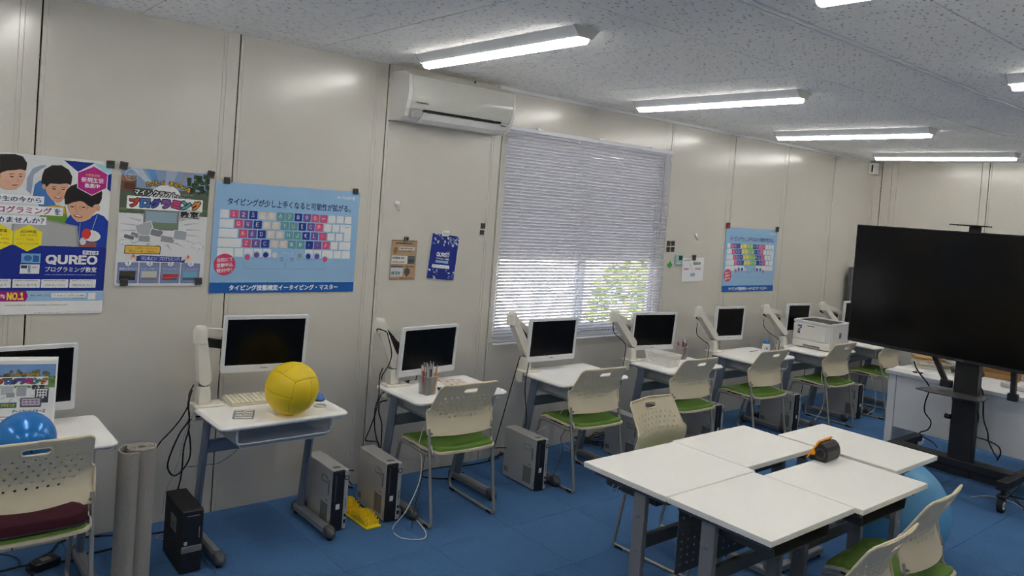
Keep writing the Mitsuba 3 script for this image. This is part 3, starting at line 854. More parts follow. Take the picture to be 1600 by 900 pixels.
part(cl, 'jaw', cbox(-.026, .026, -.012, 0, -.018, .02, .004), 'white_plastic'); part(cl, 'lever', cbox(-.02, .02, -.018, -.012, -.004, .012, .003), 'bezel_white')

magnet(3.153, 1.606, 'upper of two black magnets beside the left edge of the blind', .036, y=-.0005)
magnet(3.148, 1.562, 'lower of two black magnets beside the left edge of the blind', .032, y=-.0005)
for x, z, s in ((5.118, 1.538, 'upper left'), (5.174, 1.540, 'upper right'), (5.118, 1.487, 'lower left'), (5.176, 1.489, 'lower right')):
    magnet(x, z, f'{s} of four black magnets right of the blind', .042, y=-.0005)
for x, z, s in ((2.479, 1.715, 'left of the blind, above the brown flyer'), (5.481, 1.617, 'right of the blind, above the white note')):
    hk = thing('wall_hook', f'small white round hook on the wall {s}', 'hook', 'white wall hooks', T().translate([x, -.0005, z]))
    part(hk, 'base', tf(lathe([(0, 0), (.017, 0), (.016, .008), (.008, .012), (0, .012)], 16), rx=math.pi / 2), 'white_plastic'); part(hk, 'hook', tube(round_path([(0, -.008, -.005), (0, -.01, -.04), (0, -.026, -.045), (0, -.028, -.026)], .012), .0025, 6), 'chrome')
th = thing('remote_timer', 'small pale green timer with a dark display on the wall by the note', 'timer', None, T().translate([5.262, -.0005, 1.402]))
part(th, 'case', cbox(-.046, .046, -.018, 0, -.046, .046, .006), 'teal_plastic'); part(th, 'display', box(-.014, .036, -.0186, -.017, .0, .036), 'lcd', False)
for k in range(3):
    part(th, 'button', cbox(-.03 + .02 * k, -.016 + .02 * k, -.021, -.017, -.034, -.02, .002), 'white_plastic')
ar = sg.Polygon([(-.03, -.012), (0, -.012), (0, -.03), (.032, 0), (0, .03), (0, .012), (-.03, .012)])
solo('arrow_magnet', tf(prism(ar, .006), 5.154, -.0005, 1.358, rx=math.pi / 2), 'green_plastic', 'small green arrow shaped magnet left of the white note', 'magnet')
p = Print(.30, .205)
p.rect(0, 0, 300, 205, (238, 238, 240), 1); p.dashes(10, 20, 120, 8, (120, 124, 126), 2, 1); p.dashes(150, 50, 282, 30, (120, 130, 72), 2, 2); p.dashes(20, 96, 110, 20, (190, 140, 184), 2, 3); p.dashes(180, 98, 280, 20, (190, 140, 184), 2, 4)
p.line([(96, 40), (150, 118)], 2.5, (70, 70, 80), 2); p.poly([(116, 134), (160, 134), (160, 124), (186, 146), (160, 170), (160, 160), (116, 160)], (150, 178, 204), 2)
sheet('note', 'white handwritten notice under a black magnet right of the blind', 'note', p, 5.472, 1.320, rot=-1.5)
magnet(5.47, 1.425, 'dark clip magnet on top of the white notice', .046, y=-.0085)
# ------------------------------------------------------------------ student desks along the window wall
DZ = .66
d_top = mikit.ply(slab(.65, .45, DZ - .024, DZ, .035, .009), 'desk_white', smooth=35)
colp = [(.165, .02), (.075, DZ - .03)]     # leg column: leans forwards going up (local y, z; +y is the wall)


def oval_bar(p0, p1, a, b, n=14):
    """a straight bar of oval section in the plane x = const (a: half thickness in x, b: half depth)"""
    ang = np.linspace(0, 2 * np.pi, n, endpoint=False)
    V = []
    for (yy, zz) in (p0, p1):
        V.append(np.column_stack([a * np.cos(ang), yy + b * np.sin(ang), np.full(n, zz)]))
    return trimesh.convex.convex_hull(np.vstack(V))


d_leg = mikit.ply(oval_bar(colp[0], colp[1], .016, .034), 'leg_blue', smooth=40)


def rail(l0, l1, w, h, r):
    return hull(*[cyl((x, y, z), (x, y, z + .001), .004, 8) for y in (l0, l1) for x in (-w, w) for z in (.012,)],
                *[cyl((x, y, h - .012), (x, y, h), .004, 8) for y in (l0, l1) for x in (-w * .8, w * .8)])


d_foot = mikit.ply(cbox(-.023, .023, -.175, .205, .014, .062, .012), 'leg_grey', smooth=40)
d_cap = mikit.ply(hull(cbox(-.026, .026, -.205, -.150, .010, .066, .012), cbox(-.018, .018, -.225, -.2, .012, .05, .012)), 'dark_steel', smooth=40)
d_cap2 = mikit.ply(cbox(-.026, .026, .195, .23, .010, .066, .012), 'dark_steel', smooth=40)
d_glide = mikit.ply(cyl((0, 0, 0), (0, 0, .014), .014, 12), 'black_plastic', smooth=40)
d_bar = mikit.ply(cbox(-.272, .272, .085, .115, .445, .505, .004), 'leg_blue', smooth=False)
d_apron = mikit.ply(cat(cbox(-.30, -.26, -.19, .19, DZ - .034, DZ - .0245, .002), cbox(.26, .30, -.19, .19, DZ - .034, DZ - .0245, .002)), 'leg_grey', smooth=False)
# book tray of smoke plastic, open to the front
tp = sg.Polygon([(-.235, 0), (-.235, -.070), (-.215, -.094), (.215, -.094), (.235, -.070), (.235, 0), (.231, 0), (.231, -.068), (.213, -.090), (-.213, -.090), (-.231, -.068), (-.231, 0)])
m = prism(tp, .36, -.18)
v = m.vertices.copy()
m.vertices = np.column_stack([v[:, 0], -v[:, 2] - .02, v[:, 1] + DZ - .0245])
back = box(-.233, .233, .156, .160, DZ - .115, DZ - .025)
d_tray = mikit.ply(cat(m, back), 'smoke_plastic', smooth=False)
lipm = tube(round_path([(-.240, -.20, DZ - .026), (-.240, -.20, DZ - .098), (.240, -.20, DZ - .098), (.240, -.20, DZ - .026)], .03), .0045, 6)
d_lip = mikit.ply(lipm, 'tray_smoke', smooth=40)
hk = round_path([(.27, -.12, DZ - .03), (.335, -.12, DZ - .034), (.335, -.12, DZ - .064), (.30, -.12, DZ - .064), (.30, -.12, DZ - .05)], .008)
d_hook = mikit.ply(cat(tube(hk, .0022, 6), tube(hk + [-.012, .022, 0], .0022, 6)), 'chrome', smooth=40)

DESKS = [(.506, -.435, 0, 'white student desk with the tall printed box and a chair, leftmost'), (1.570, -.425, .6, 'white student desk carrying the yellow ball and keyboard'),
         (2.622, -.42, .8, 'white student desk with the clear pen cup and brown flyer'), (3.68, -.435, .3, 'empty white student desk under the left half of the blind'),
         (4.715, -.47, 0, 'white student desk carrying the white basket'), (5.735, -.475, -.6, 'white student desk with the blue capped bottle'),
         (6.690, -.53, 0, 'white student desk carrying the laser printer'), (7.70, -.53, 0, 'white student desk half hidden behind the television')]
for x, y, a, lab in DESKS:
    t = thing('student_desk', lab, 'desk', 'student desks along the window wall', TR(x, y, 0, a))
    part(t, 'tabletop', d_top, None)
    for s in (-1, 1):
        A = TR(x, y, 0, a).translate([s * .278, 0, 0])
        part(t, 'leg', d_leg, None, at=A)
        f = part(t, 'foot', d_foot, None, at=A)
        part(f, 'end_cap', d_cap, None, at=A); part(f, 'end_cap', d_cap2, None, at=A)
        for yy in (-.19, .20):
            part(f, 'glide', d_glide, None, at=A.translate([0, yy, 0]))
    part(t, 'crossbar', d_bar, None); part(t, 'side_rail', d_apron, None)
    b = part(t, 'book_tray', d_tray, None, label='smoke grey translucent tray'); part(b, 'rim', d_lip, None)
    part(t, 'bag_hook', d_hook, None)

# ------------------------------------------------------------------ monitors on arms
def monitor_set(w, h, logo):
    bz = .017; chin = .036
    out = rrect(w, h, .008)
    inn = sg.box(-w / 2 + bz, -h / 2 + chin, w / 2 - bz, h / 2 - bz)
    def up(m):   # local: x right, z up, facing -y
        v = m.vertices.copy()
        m.vertices = np.column_stack([v[:, 0], -v[:, 2], v[:, 1]])
        return m
    frame = up(prism(out.difference(inn), .020, -.004))
    glass = up(prism(sg.box(-w / 2 + bz - .001, -h / 2 + chin - .001, w / 2 - bz + .001, h / 2 - bz + .001), .004, .006))
    shell = hull(up(prism(rrect(w - .004, h - .004, .01), .004, -.010)), up(prism(rrect(w * .7, h * .7, .03), .004, -.045)))
    vesa = cbox(-.055, .055, .045, .058, -.055, .055, .004)
    lg = Print(.034, .008)
    lg.text(logo, 0, 1, 33, 7, (90, 92, 98), 1, 2, False)
    ms, c = lg.mesh()
    ms.apply_translation((0, -.0163, -h / 2 + .019))
    return (mikit.ply(frame, 'bezel_white', smooth=False), mikit.ply(glass, 'screen_black', smooth=False), mikit.ply(shell, 'bezel_white', smooth=30), mikit.ply(vesa, 'pc_print', smooth=False), mikit.ply(ms, 'print', smooth=False, color=c))


mon_wide, mon_std = monitor_set(.425, .29, 'EPSON'), monitor_set(.345, .285, 'EPSON')
MON = [(.505, -.33, .875, 2, 2, mon_wide, 'white framed monitor behind the tall printed box, leftmost'), (1.575, -.30, .964, -7, 5, mon_wide, 'white framed monitor above the yellow ball'),
       (2.58, -.30, .866, 6, 4, mon_wide, 'white framed monitor behind the clear pen cup'), (3.584, -.30, .873, -1.5, 3, mon_wide, 'white framed monitor in front of the left half of the blind'),
       (4.642, -.30, .879, -10, 4, mon_wide, 'white framed monitor behind the white basket'), (5.633, -.30, .898, -8, 2, mon_std, 'squarish white framed monitor behind the blue capped bottle'),
       (6.731, -.30, .896, -6, 2, mon_std, 'squarish white framed monitor behind the laser printer'), (7.76, -.33, .90, -8, 2, mon_std, 'white framed monitor mostly hidden by the television')]
BASE = [(.24, -.27), (1.29, -.265), (2.365, -.265), (3.385, -.27), (4.425, -.285), (5.45, -.285), (6.40, -.36), (7.42, -.36)]
ELB = [(.16, -.26, 1.05), (1.262, -.26, 1.045), (2.262, -.26, 1.045), (3.248, -.265, 1.05), (4.215, -.28, 1.035), (5.222, -.28, 1.035), (6.185, -.30, 1.03), (7.19, -.30, 1.03)]
whose = ['behind the printed box, mostly out of frame', 'on the desk with the yellow ball', 'on the desk with the pen cup', 'on the empty desk by the blind', 'on the desk with the white basket', 'on the desk with the blue capped bottle', 'behind the laser printer', 'beside the television']


def bar_between(p, q, r0, r1, w):
    """a tapered flat bar between two pivots"""
    p, q = np.array(p), np.array(q)
    d = (q - p) / np.linalg.norm(q - p)
    n = np.cross(d, [0, 1.0, 0]); n /= np.linalg.norm(n)
    s = np.cross(n, d)
    ms = []
    for c, r in ((p, r0), (q, r1)):
        ring = [c + r * (math.cos(a) * d + math.sin(a) * n) + k * s for a in np.linspace(0, 2 * math.pi, 14, endpoint=False) for k in (-w, w)]
        ms.append(np.array(ring))
    return trimesh.convex.convex_hull(np.vstack(ms))


for (mx, my, mz, yaw, pit, kit, lab), (bx, by), (ex, ey, ez), wh in zip(MON, BASE, ELB, whose):
    t = thing('monitor', lab, 'monitor', 'monitors on arms', T().translate([mx, my, mz]).rotate([0, 0, 1], yaw).rotate([1, 0, 0], pit))
    for nm, d in zip(('bezel', 'screen', 'back_shell', 'mount_block', 'lettering'), kit):
        part(t, nm, d, None, label='black screen' if nm == 'screen' else None)
    a = thing('desk_mount', f'white jointed desk mount for a screen, {wh}', 'desk mount', 'white jointed desk mounts')
    part(a, 'clamp', cat(cbox(bx - .05, bx + .045, by - .045, by + .045, DZ, DZ + .014, .003), cbox(bx - .05, bx - .036, by - .03, by + .03, DZ - .06, DZ + .014, .003), cyl((bx + .0, by, DZ - .058), (bx, by, DZ - .024), .008, 8), cbox(bx - .05, bx + .02, by - .02, by + .02, DZ - .066, DZ - .056, .003)), 'cream_arm')
    part(a, 'base_plate', cbox(bx - .02, bx + .10, by - .05, by + .05, DZ + .0005, DZ + .012, .004), 'cream_arm')
    part(a, 'post', hull(cbox(bx - .030, bx + .030, by - .032, by + .032, DZ + .012, DZ + .075, .006), cyl((bx, by, DZ + .075), (bx, by, DZ + .10), .028, 16)), 'cream_arm')
    part(a, 'collar', cyl((bx, by, DZ + .10), (bx, by, DZ + .106), .0265, 16), 'pc_print')
    part(a, 'lower_arm', bar_between((bx, by, DZ + .135), (ex, ey, ez - .03), .030, .024, .026), 'cream_arm', 30)
    part(a, 'elbow', hull(cyl((ex, ey, ez - .070), (ex, ey, ez - .008), .034, 16), cyl((ex, ey, ez - .008), (ex, ey, ez + .012), .024, 16)), 'cream_arm', 30)
    yw = math.radians(yaw)
    tx, ty, tz = mx - .12 + .07 * math.sin(yw), my + .115, mz + .005
    ux, uy, uz = tx, ty, tz
    part(a, 'upper_arm', bar_between((ex + .02, ey + .035, ez - .025), (ux, uy, uz + .03), .022, .020, .018), 'cream_arm', 30)
    part(a, 'cable_cover', bar_between((ex + .060, ey + .035, ez - .080), (ux - .01, uy, uz - .030), .022, .022, .016), 'black_plastic', 30, label='black underside cover')
    part(a, 'head', cat(cyl((mx - .01 + .09 * -math.sin(yw), my + .09, mz - .04), (mx - .01 + .09 * -math.sin(yw), my + .09, mz + .04), .02, 12), bar_between((ux, uy, uz + .02), (mx - .01 + .09 * -math.sin(yw), my + .09, mz), .018, .018, .016), cyl((mx, my + .055, mz), (mx - .01, my + .09, mz), .022, 12)), 'cream_arm', 30)

# ------------------------------------------------------------------ chairs
def shell_fn(v):
    u, w, t = v[:, 0], v[:, 1], v[:, 2]
    s = np.clip(w / .285, 0, 1)
    k = np.clip((s - .22) / .36, 0, 1)
    K = np.where(s < .22, 0, np.where(s > .58, .18 + (s - .58), .36 * (k ** 3 - .5 * k ** 4)))      # integral of the smooth step
    y = .042 + .285 * (.40 * s - .92 * K) + (.95 - .25 * s) * u * u
    return np.column_stack([u, y - t, .482 + w * .985])


half = [(.210, .0), (.216, .012), (.216, .128), (.211, .139), (.200, .146), (.190, .274), (.174, .288), (.0, .293)]
outl = sg.Polygon(half + [(-a, b) for a, b in half[::-1]]).buffer(-.010).buffer(.010, quad_segs=4)
holes = [affinity.translate(rrect(.100, .031, .0154, 4), 0, .252)]
for r_, v in enumerate((.215, .190, .166, .142, .118, .094)):
    n = (9, 10, 9, 10, 9, 6)[r_]
    for k in range(n):
        holes.append(sg.Point((k - (n - 1) / 2) * .0355, v - .010 * abs((k - (n - 1) / 2) / 5) ** 2).buffer(.0052, quad_segs=2))
c_back = mikit.ply(warped(outl.difference(shapely.union_all(holes)), .007, shell_fn, .022), 'chair_shell', smooth=40)
rimp = np.array(outl.exterior.coords)
rv = shell_fn(np.column_stack([rimp, np.full(len(rimp), .0035)]))
c_rim = mikit.ply(tube(rv, .0058, 6, False), 'chair_shell', smooth=60)
hp = np.array(rrect(.100, .031, .0154, 4).exterior.coords) + [0, .252]
c_grip = mikit.ply(tube(shell_fn(np.column_stack([hp, np.full(len(hp), .0035)])), .0055, 6, False), 'chair_shell', smooth=60)


def seat_fn(z0):
    def fn(v):
        x, y, t = v[:, 0], v[:, 1], v[:, 2]
        f = np.clip((y - .30) / .11, 0, 1)
        b = np.clip((.10 - y) / .07, 0, 1)
        z = z0 + .010 * (y - .06) / .3 - .045 * f ** 2 + .006 * b ** 2 - .010 * (1 - (x / .21) ** 2) * (1 - f)
        return np.column_stack([x, y, z + t])
    return fn


so = sg.Polygon([(-.190, .004), (.190, .004), (.215, .14), (.220, .30), (.205, .395), (-.205, .395), (-.220, .30), (-.215, .14)]).buffer(-.03).buffer(.03, quad_segs=5)
c_pan = mikit.ply(warped(so, .012, seat_fn(.396), .04), 'chair_shell', smooth=45)
c_pad = mikit.ply(warped(so.buffer(-.012), .014, seat_fn(.4085), .035), 'seat_green', smooth=45)
r0 = .0092
sf = round_path([(0, .088, .52), (0, .078, .465), (0, .004, .045), (0, .0, r0), (0, .06, r0), (0, .45, r0), (0, .468, .05), (0, .375, .374), (0, .33, .3825), (0, .08, .379)], .032, 6)
c_frame = mikit.ply(tube(sf, r0, 10), 'chair_tube', smooth=60)
c_bars = [mikit.ply(cyl((-.205, y_, z_), (.205, y_, z_), .008, 8), 'chair_tube', smooth=60) for y_, z_ in ((.30, .376), (.13, .374))]
c_glide = mikit.ply(cbox(-.012, .012, -.024, .024, 0, .014, .003), 'black_plastic', smooth=False)
c_brk = mikit.ply(tube(round_path([(0, .072, .43), (0, .036, .39), (0, .07, .374), (0, .12, .379)], .02), .0075, 8), 'chair_tube', smooth=60)
c_block = mikit.ply(cbox(-.02, .02, .23, .34, .358, .3955, .004), 'dark_steel', smooth=False)
c_screw = mikit.ply(cyl((0, -.0, 0), (0, .010, 0), .005, 8), 'pc_print', smooth=40)

CHAIRS = [(.500, -.885, 0, 'cream perforated chair with a maroon cushion, leftmost'), (2.568, -.778, -2, 'cream perforated chair with green seat at the pen cup desk'),
          (3.625, -.79, -3, 'cream perforated chair with green seat at the empty desk by the blind'), (4.585, -.825, -2, 'cream perforated chair with green seat at the white basket desk'),
          (5.545, -.83, -2, 'cream perforated chair with green seat at the blue capped bottle desk'), (6.61, -.87, 0, 'cream perforated chair with green seat at the printer desk'),
          (7.62, -.885, 3, 'cream perforated chair with green seat partly hidden under the television'),
          (3.30, -1.40, 184, 'cream perforated chair facing the joined tables from the window side'), (3.265, -2.955, 4, 'cream perforated chair beside the blue exercise ball'),
          (2.65, -3.03, 2, 'cream perforated chair at the bottom edge, nearest the camera')]
for x, y, a, lab in CHAIRS:
    A = TR(x, y, 0, a)
    t = thing('stacking_chair', lab, 'chair', 'cream stacking chairs', A)
    b = part(t, 'backrest', c_back, None); part(b, 'rim', c_rim, None); part(b, 'handle_rim', c_grip, None)
    part(t, 'seat_shell', c_pan, None); part(t, 'seat_pad', c_pad, None, label='green padded seat')
    for s in (-1, 1):
        f = part(t, 'side_frame', c_frame, None, at=A.translate([s * .209, 0, 0]), label='grey steel tube')
        for yy in (.04, .42):
            part(f, 'glide', c_glide, None, at=A.translate([s * .209, yy, 0]))
        part(t, 'bracket', c_brk, None, at=A.translate([s * .200, 0, 0]))
        part(b, 'screw', c_screw, None, at=A.translate([s * .200, .066, .497]))
    for bm in c_bars:
        part(t, 'crossbar', bm, None)
    for s in (-1, 1):
        part(t, 'seat_block', c_block, None, at=A.translate([s * .12, 0, 0]))

# ------------------------------------------------------------------ joined tables in the middle
TZ = .70
TABLES = [(2.3625, 2.965, -2.285, -1.845, 0, 'white topped table at the left corner of the joined tables'), (2.972, 3.562, -2.24, -1.832, 0, 'white topped table at the window side, touching the left corner table'),
          (2.365, 2.945, -2.732, -2.292, 180, 'white topped table nearest the camera in the group'), (2.952, 3.54, -2.762, -2.335, 180, 'white topped table carrying the black and orange box'),
          (3.582, 4.026, -2.612, -2.020, 270, 'white topped table set crosswise nearest the television stand')]
for x0, x1, y0, y1, a, lab in TABLES:
    w, d = (x1 - x0, y1 - y0) if a in (0, 180) else (y1 - y0, x1 - x0)
    A = TR((x0 + x1) / 2, (y0 + y1) / 2, 0, a)          # local +y: the user's side
    t = thing('folding_table', lab, 'table', 'joined white topped tables', A)
    part(t, 'tabletop', cbox(-w / 2, w / 2, -d / 2, d / 2, TZ - .022, TZ, .0015), 'table_white', False)
    lx, ly = w / 2 - .055, -d / 2 + .16
    for s in (-1, 1):
        l = part(t, 'leg', cat(cbox(s * lx - .014, s * lx + .014, ly - .03, ly + .03, .03, TZ - .0225, .003)), 'leg_grey', False)
        for zz in (.28, .42, .56):
            part(l, 'bolt', cyl((s * lx + s * .014, ly, zz), (s * lx + s * .018, ly, zz), .006, 10), 'chrome')
        part(t, 'side_rail', cbox(s * lx - .015, s * lx + .015, -d / 2 + .02, d / 2 - .03, TZ - .052, TZ - .0225, .003), 'dark_steel', False)
        f = part(t, 'foot', cbox(s * lx - .02, s * lx + .02, -d / 2 + .02, d / 2 - .01, .012, .045, .005), 'leg_grey', False)
        for yy in (-d / 2 + .05, d / 2 - .04):
            part(f, 'glide', cyl((s * lx, yy, 0), (s * lx, yy, .012), .014, 10), 'black_plastic')
    part(t, 'crossbar', cbox(-lx + .0145, lx - .0145, ly - .012, ly + .012, .42, .475, .003), 'dark_steel', False)
    tray = sg.Polygon([(-lx + .03, 0), (-lx + .05, -.08), (lx - .05, -.08), (lx - .03, 0), (lx - .033, 0), (lx - .053, -.076), (-lx + .053, -.076), (-lx + .033, 0)])
    m = prism(tray, d * .62)
    v = m.vertices.copy()
    m.vertices = np.column_stack([v[:, 0], d / 2 - .045 - v[:, 2], v[:, 1] + TZ - .0225])
    part(t, 'book_tray', cat(m, box(-lx + .045, lx - .045, d / 2 - .045 - d * .62, d / 2 - .042 - d * .62, TZ - .1, TZ - .0225)), 'darker_steel', False)
    part(t, 'bag_hook', cat(*[tube(round_path([(-w / 2 + .03, yy, TZ - .04), (-w / 2 - .004, yy, TZ - .042), (-w / 2 - .004, yy, TZ - .066), (-w / 2 + .014, yy, TZ - .066), (-w / 2 + .014, yy, TZ - .056)], .006), .002, 6) for yy in (.02, .045)]), 'chrome')
    if lab.endswith('in the group'):
        hp = [sg.Point(u, v).buffer(.005, quad_segs=2) for u in np.arange(-.22, .23, .04) for v in np.arange(-.10, .11, .03)]
        m = prism(rrect(.50, .27, .008).difference(shapely.union_all(hp)), .002)
        part(t, 'modesty_panel', tf(m, 0, -d / 2 + .03, TZ - .165, rx=math.pi / 2), 'dark_steel', False, label='perforated grey panel')
# ------------------------------------------------------------------ computers on the floor
W_, D_, H_ = .09, .335, .322


def ring(cx, cz, r, w, gap=None):
    a = np.linspace(0, 2 * np.pi, 25) if gap is None else np.linspace(gap, gap + 2 * np.pi * .8, 22)
    return tube([(0, cx + r * math.cos(t), cz + r * math.sin(t)) for t in a], w, 5)


# local: front at y = 0 facing -y, x 0..W_, body behind
pc = [('body', cbox(0, W_, .012, D_, .006, H_, .004), 'pc_silver', None), ('front_panel', cbox(.001, .066, 0, .013, .008, H_ - .002, .003), 'black_plastic', 'black front panel'),
      ('front_strip', cbox(.0665, W_ - .001, 0, .013, .008, H_ - .002, .003), 'pc_silver', 'silver strip with ports'),
      ('side_vent', box(-.0012, .0, .045, .125, .035, .135), 'pc_vent', 'grey mesh vent'), ('top_vent', box(.02, .06, .035, .065, H_, H_ + .001), 'pc_vent', None),
      ('emblem', cat(tf(ring(.078, .258, .017, .0022, .6), -.0008), tf(ring(.113, .258, .017, .0022, math.pi + .6), -.0008)), 'pc_print', 'looped emblem'),
      ('side_stripe', box(-.0008, 0, .038, .052, .185, .262), 'pc_print', 'printed stripe'), ('side_print', box(-.0008, 0, .05, .075, .148, .156), 'pc_print', None), ('sticker', box(-.0008, 0, .28, .32, .04, .07), 'pc_print', None), ('sticker', box(-.0008, 0, .012, .02, .03, .06), 'pc_print', None),
      ('drive_slot', cat(box(.012, .020, -.001, 0, .16, .30), box(.030, .050, -.0012, 0, .304, .308)), 'darker_steel', None), ('badge', cbox(.022, .044, -.0016, 0, .118, .146, .001), 'label_white', 'pale round badge'),
      ('power_button', tf(tube([(.011 * math.cos(t), 0, .011 * math.sin(t)) for t in np.linspace(0, 2 * math.pi, 17)], .0022, 5), .078, -.0005, .278), 'black_plastic', None),
      ('port', box(.072, .085, -.001, 0, .072, .086), 'black_plastic', None), ('port', box(.072, .085, -.001, 0, .038, .058), 'black_plastic', None), ('port', box(.076, .079, -.001, 0, .12, .17), 'black_plastic', None),
      ('base_foot', cat(*[cbox(x - .008, x + .008, yy - .012, yy + .012, 0, .007, .001) for x in (.015, .075) for yy in (.05, .28)]), 'black_plastic', None)]
pc = [(n, mikit.ply(m, b, smooth=30), l) for n, m, b, l in pc]
PCS = [(1.884, -.547, 0, 'left of the yellow foot board'), (2.184, -.582, -2, 'right of the yellow foot board'), (3.215, -.638, -2, 'left of the empty desk by the blind'),
       (4.200, -.62, 0, 'behind the chair at the joined tables'), (5.108, -.612, 0, 'left of the blue capped bottle desk'), (6.118, -.695, 0, 'left of the printer desk'), (7.150, -.75, 0, 'right of the printer desk chair')]
for x, y, a, lab in PCS:
    t = thing('desktop_computer', f'silver and black computer standing on the carpet {lab}', 'computer', 'silver desktop computers on the floor', TR(x, y, 0, a))
    for n, d, l in pc:
        part(t, n, d, None, label=l)
for k, (x, y, z) in enumerate(((2.292, -.53, 0), (3.325, -.56, 0))):
    t = thing('stand_foot', f'small grey plastic foot beside the computer {("right of the foot board", "left of the empty desk")[k]}', 'foot', None, TR(x, y, z))
    part(t, 'block', cbox(-.014, .014, -.035, .035, 0, .055, .012), 'leg_grey')
t = thing('tower_computer', 'small black tower computer in front of the yellow ball desk leg', 'computer', None, TR(1.118, -.614, 0, -1.5))
part(t, 'body', cbox(0, .093, .012, .285, .004, .288, .004), 'black_matte')
part(t, 'front_panel', cbox(.0005, .0925, 0, .013, .006, .287, .004), 'black_plastic')
part(t, 'front_band', cbox(.002, .091, -.002, .002, .098, .128, .002), 'pc_vent', label='grey band with an oval emblem')
part(t, 'emblem', tf(affinity and tube([(.011 * math.cos(q), 0, .006 * math.sin(q)) for q in np.linspace(0, 2 * math.pi, 17)], .0012, 5), .02, -.003, .113), 'chrome')
part(t, 'sticker', box(.012, .026, -.0006, 0, .134, .150), 'teal_plastic', False)
part(t, 'side_vent', cat(*[box(-.0006, 0, .09 + .012 * k, .096 + .012 * k, .16, .23) for k in range(8)]), 'pc_vent', False)
part(t, 'drive_slot', cat(box(.02, .075, -.0006, 0, .262, .266), box(.074, .078, -.0008, 0, .16, .21)), 'pc_vent', False)

# ------------------------------------------------------------------ things on the desks
# printed box on the leftmost desk
p = Print(.235, .34)
p.rect(0, 0, 235, 340, (238, 238, 238), 1); p.rect(0, 16, 235, 150, (112, 146, 88), 2); p.rect(0, 16, 235, 70, (124, 160, 208), 3)
g = np.random.default_rng(5)
for k in range(40):
    u, v, s = g.uniform(0, 230), g.uniform(40, 84), g.uniform(8, 20)
    p.rect(u, v, u + s, v + s, ((58, 84, 46), (94, 118, 66), (120, 100, 72), (66, 78, 50))[k % 4], 4 + k % 3)
p.add(sg.box(0, 120, 235, 340), (236, 236, 236), 8)
for k in range(14):
    a = k / 14 * 2 * math.pi
    p.poly([(100 + 60 * math.cos(a), 134 + 34 * math.sin(a)), (100 + 104 * math.cos(a + .08), 134 + 54 * math.sin(a + .08)), (100 + 60 * math.cos(a + .2), 134 + 34 * math.sin(a + .2))], (206, 208, 210), 9)
for k, (s, u) in enumerate(zip('たのしくまなべる', (76, 88, 100, 112, 128, 140, 152, 164))):
    p.text(s, u, 58 - 5 * math.sin(k / 7 * math.pi), u + 11, 70 - 5 * math.sin(k / 7 * math.pi), YEL, 10, 1, edge=(80, 56, 30), ew=1.5)
p.add(sg.box(22, 74, 206, 106).buffer(3), (244, 244, 244), 12)
for k, (s, c) in enumerate(zip('プログラミング', ((204, 70, 58), (70, 116, 190), (64, 74, 160), (128, 76, 164), (212, 70, 132), (84, 164, 168), (230, 142, 60)))):
    p.text(s, 26 + k * 26, 78, 50 + k * 26, 102, c, 13, 3, edge=(40, 36, 44), ew=2.5)
p.text('教室', 150, 106, 200, 128, (36, 36, 40), 15, 2, edge=(240, 240, 240), ew=2)
for u, v, w, h, c in ((40, 112, 44, 36, (190, 192, 196)), (60, 140, 30, 20, (150, 152, 156)), (96, 116, 36, 40, (172, 176, 182))):
    p.rect(u - 2, v - 2, u + w + 2, v + h + 2, WHITE, 15); p.rect(u, v, u + w, v + h, c, 16)
p.rect(164, 122, 214, 186, (60, 62, 66), 16)
for k in range(4):
    p.rect(168 + k * 3, 126 + k * 12, 210 - k * 4, 131 + k * 12, WHITE, 17); p.rect(170 + k * 11, 130, 174 + k * 11, 178 - k * 6, WHITE, 18)
p.rect(112, 162, 190, 204, (96, 98, 112), 19, 4); p.rect(118, 167, 184, 196, (196, 190, 200), 20)
for k in range(8):
    p.rect(122 + (k % 4) * 15, 172 + (k // 4) * 12, 132 + (k % 4) * 15, 178 + (k // 4) * 12, (140, 110, 150), 21)
p.rect(16, 182, 100, 206, (40, 110, 130), 19, 2); p.text('プログラミング', 22, 186, 94, 202, (242, 216, 60), 20, 2, edge=(30, 40, 60), ew=1.5)
p.text('ゲームクリエイターズ', 84, 214, 206, 230, (34, 32, 36), 20, 2); p.dashes(18, 244, 190, 6, (150, 40, 50), 10, 2); p.dashes(18, 256, 110, 5, (60, 60, 66), 10, 3)
p.ell(186, 268, 15, 14, (206, 150, 96), 12); p.rect(172, 282, 208, 322, (40, 50, 84), 12, 3); p.dashes(20, 326, 200, 5, (120, 120, 120), 10, 6)
B = TR(.612, -.487, DZ, -17).translate([-.1175, .0, 0]).rotate([1, 0, 0], -6).scale([.97, 1, .93])
t = thing('printed_box', 'tall white box with a colourful lesson cover standing on the leftmost desk', 'box', None, B)
part(t, 'carton', cbox(-.1175, .1175, 0, .034, 0, .34, .0015), 'paper', False)
part(t, 'inner_leaf', cbox(-.115, .119, .036, .042, .004, .352, .001), 'paper', False)
m, c = p.mesh(); part(t, 'printing', tf(m, 0, -.0003, .17), 'print', False, color=c)

s = sphere((0, 0, 0), .107, 4)
t = thing('blue_ball', 'shiny blue inflatable ball between the leftmost chair and the printed box', 'ball', None, T().translate([.478, -.738, .738]))
part(t, 'ball', s, 'ball_blue', True); part(t, 'valve', tf(lathe([(0, 0), (.005, 0), (.004, .003), (0, .003)], 10), .010, -.1055, -.012, rx=math.pi / 2), 'black_plastic')

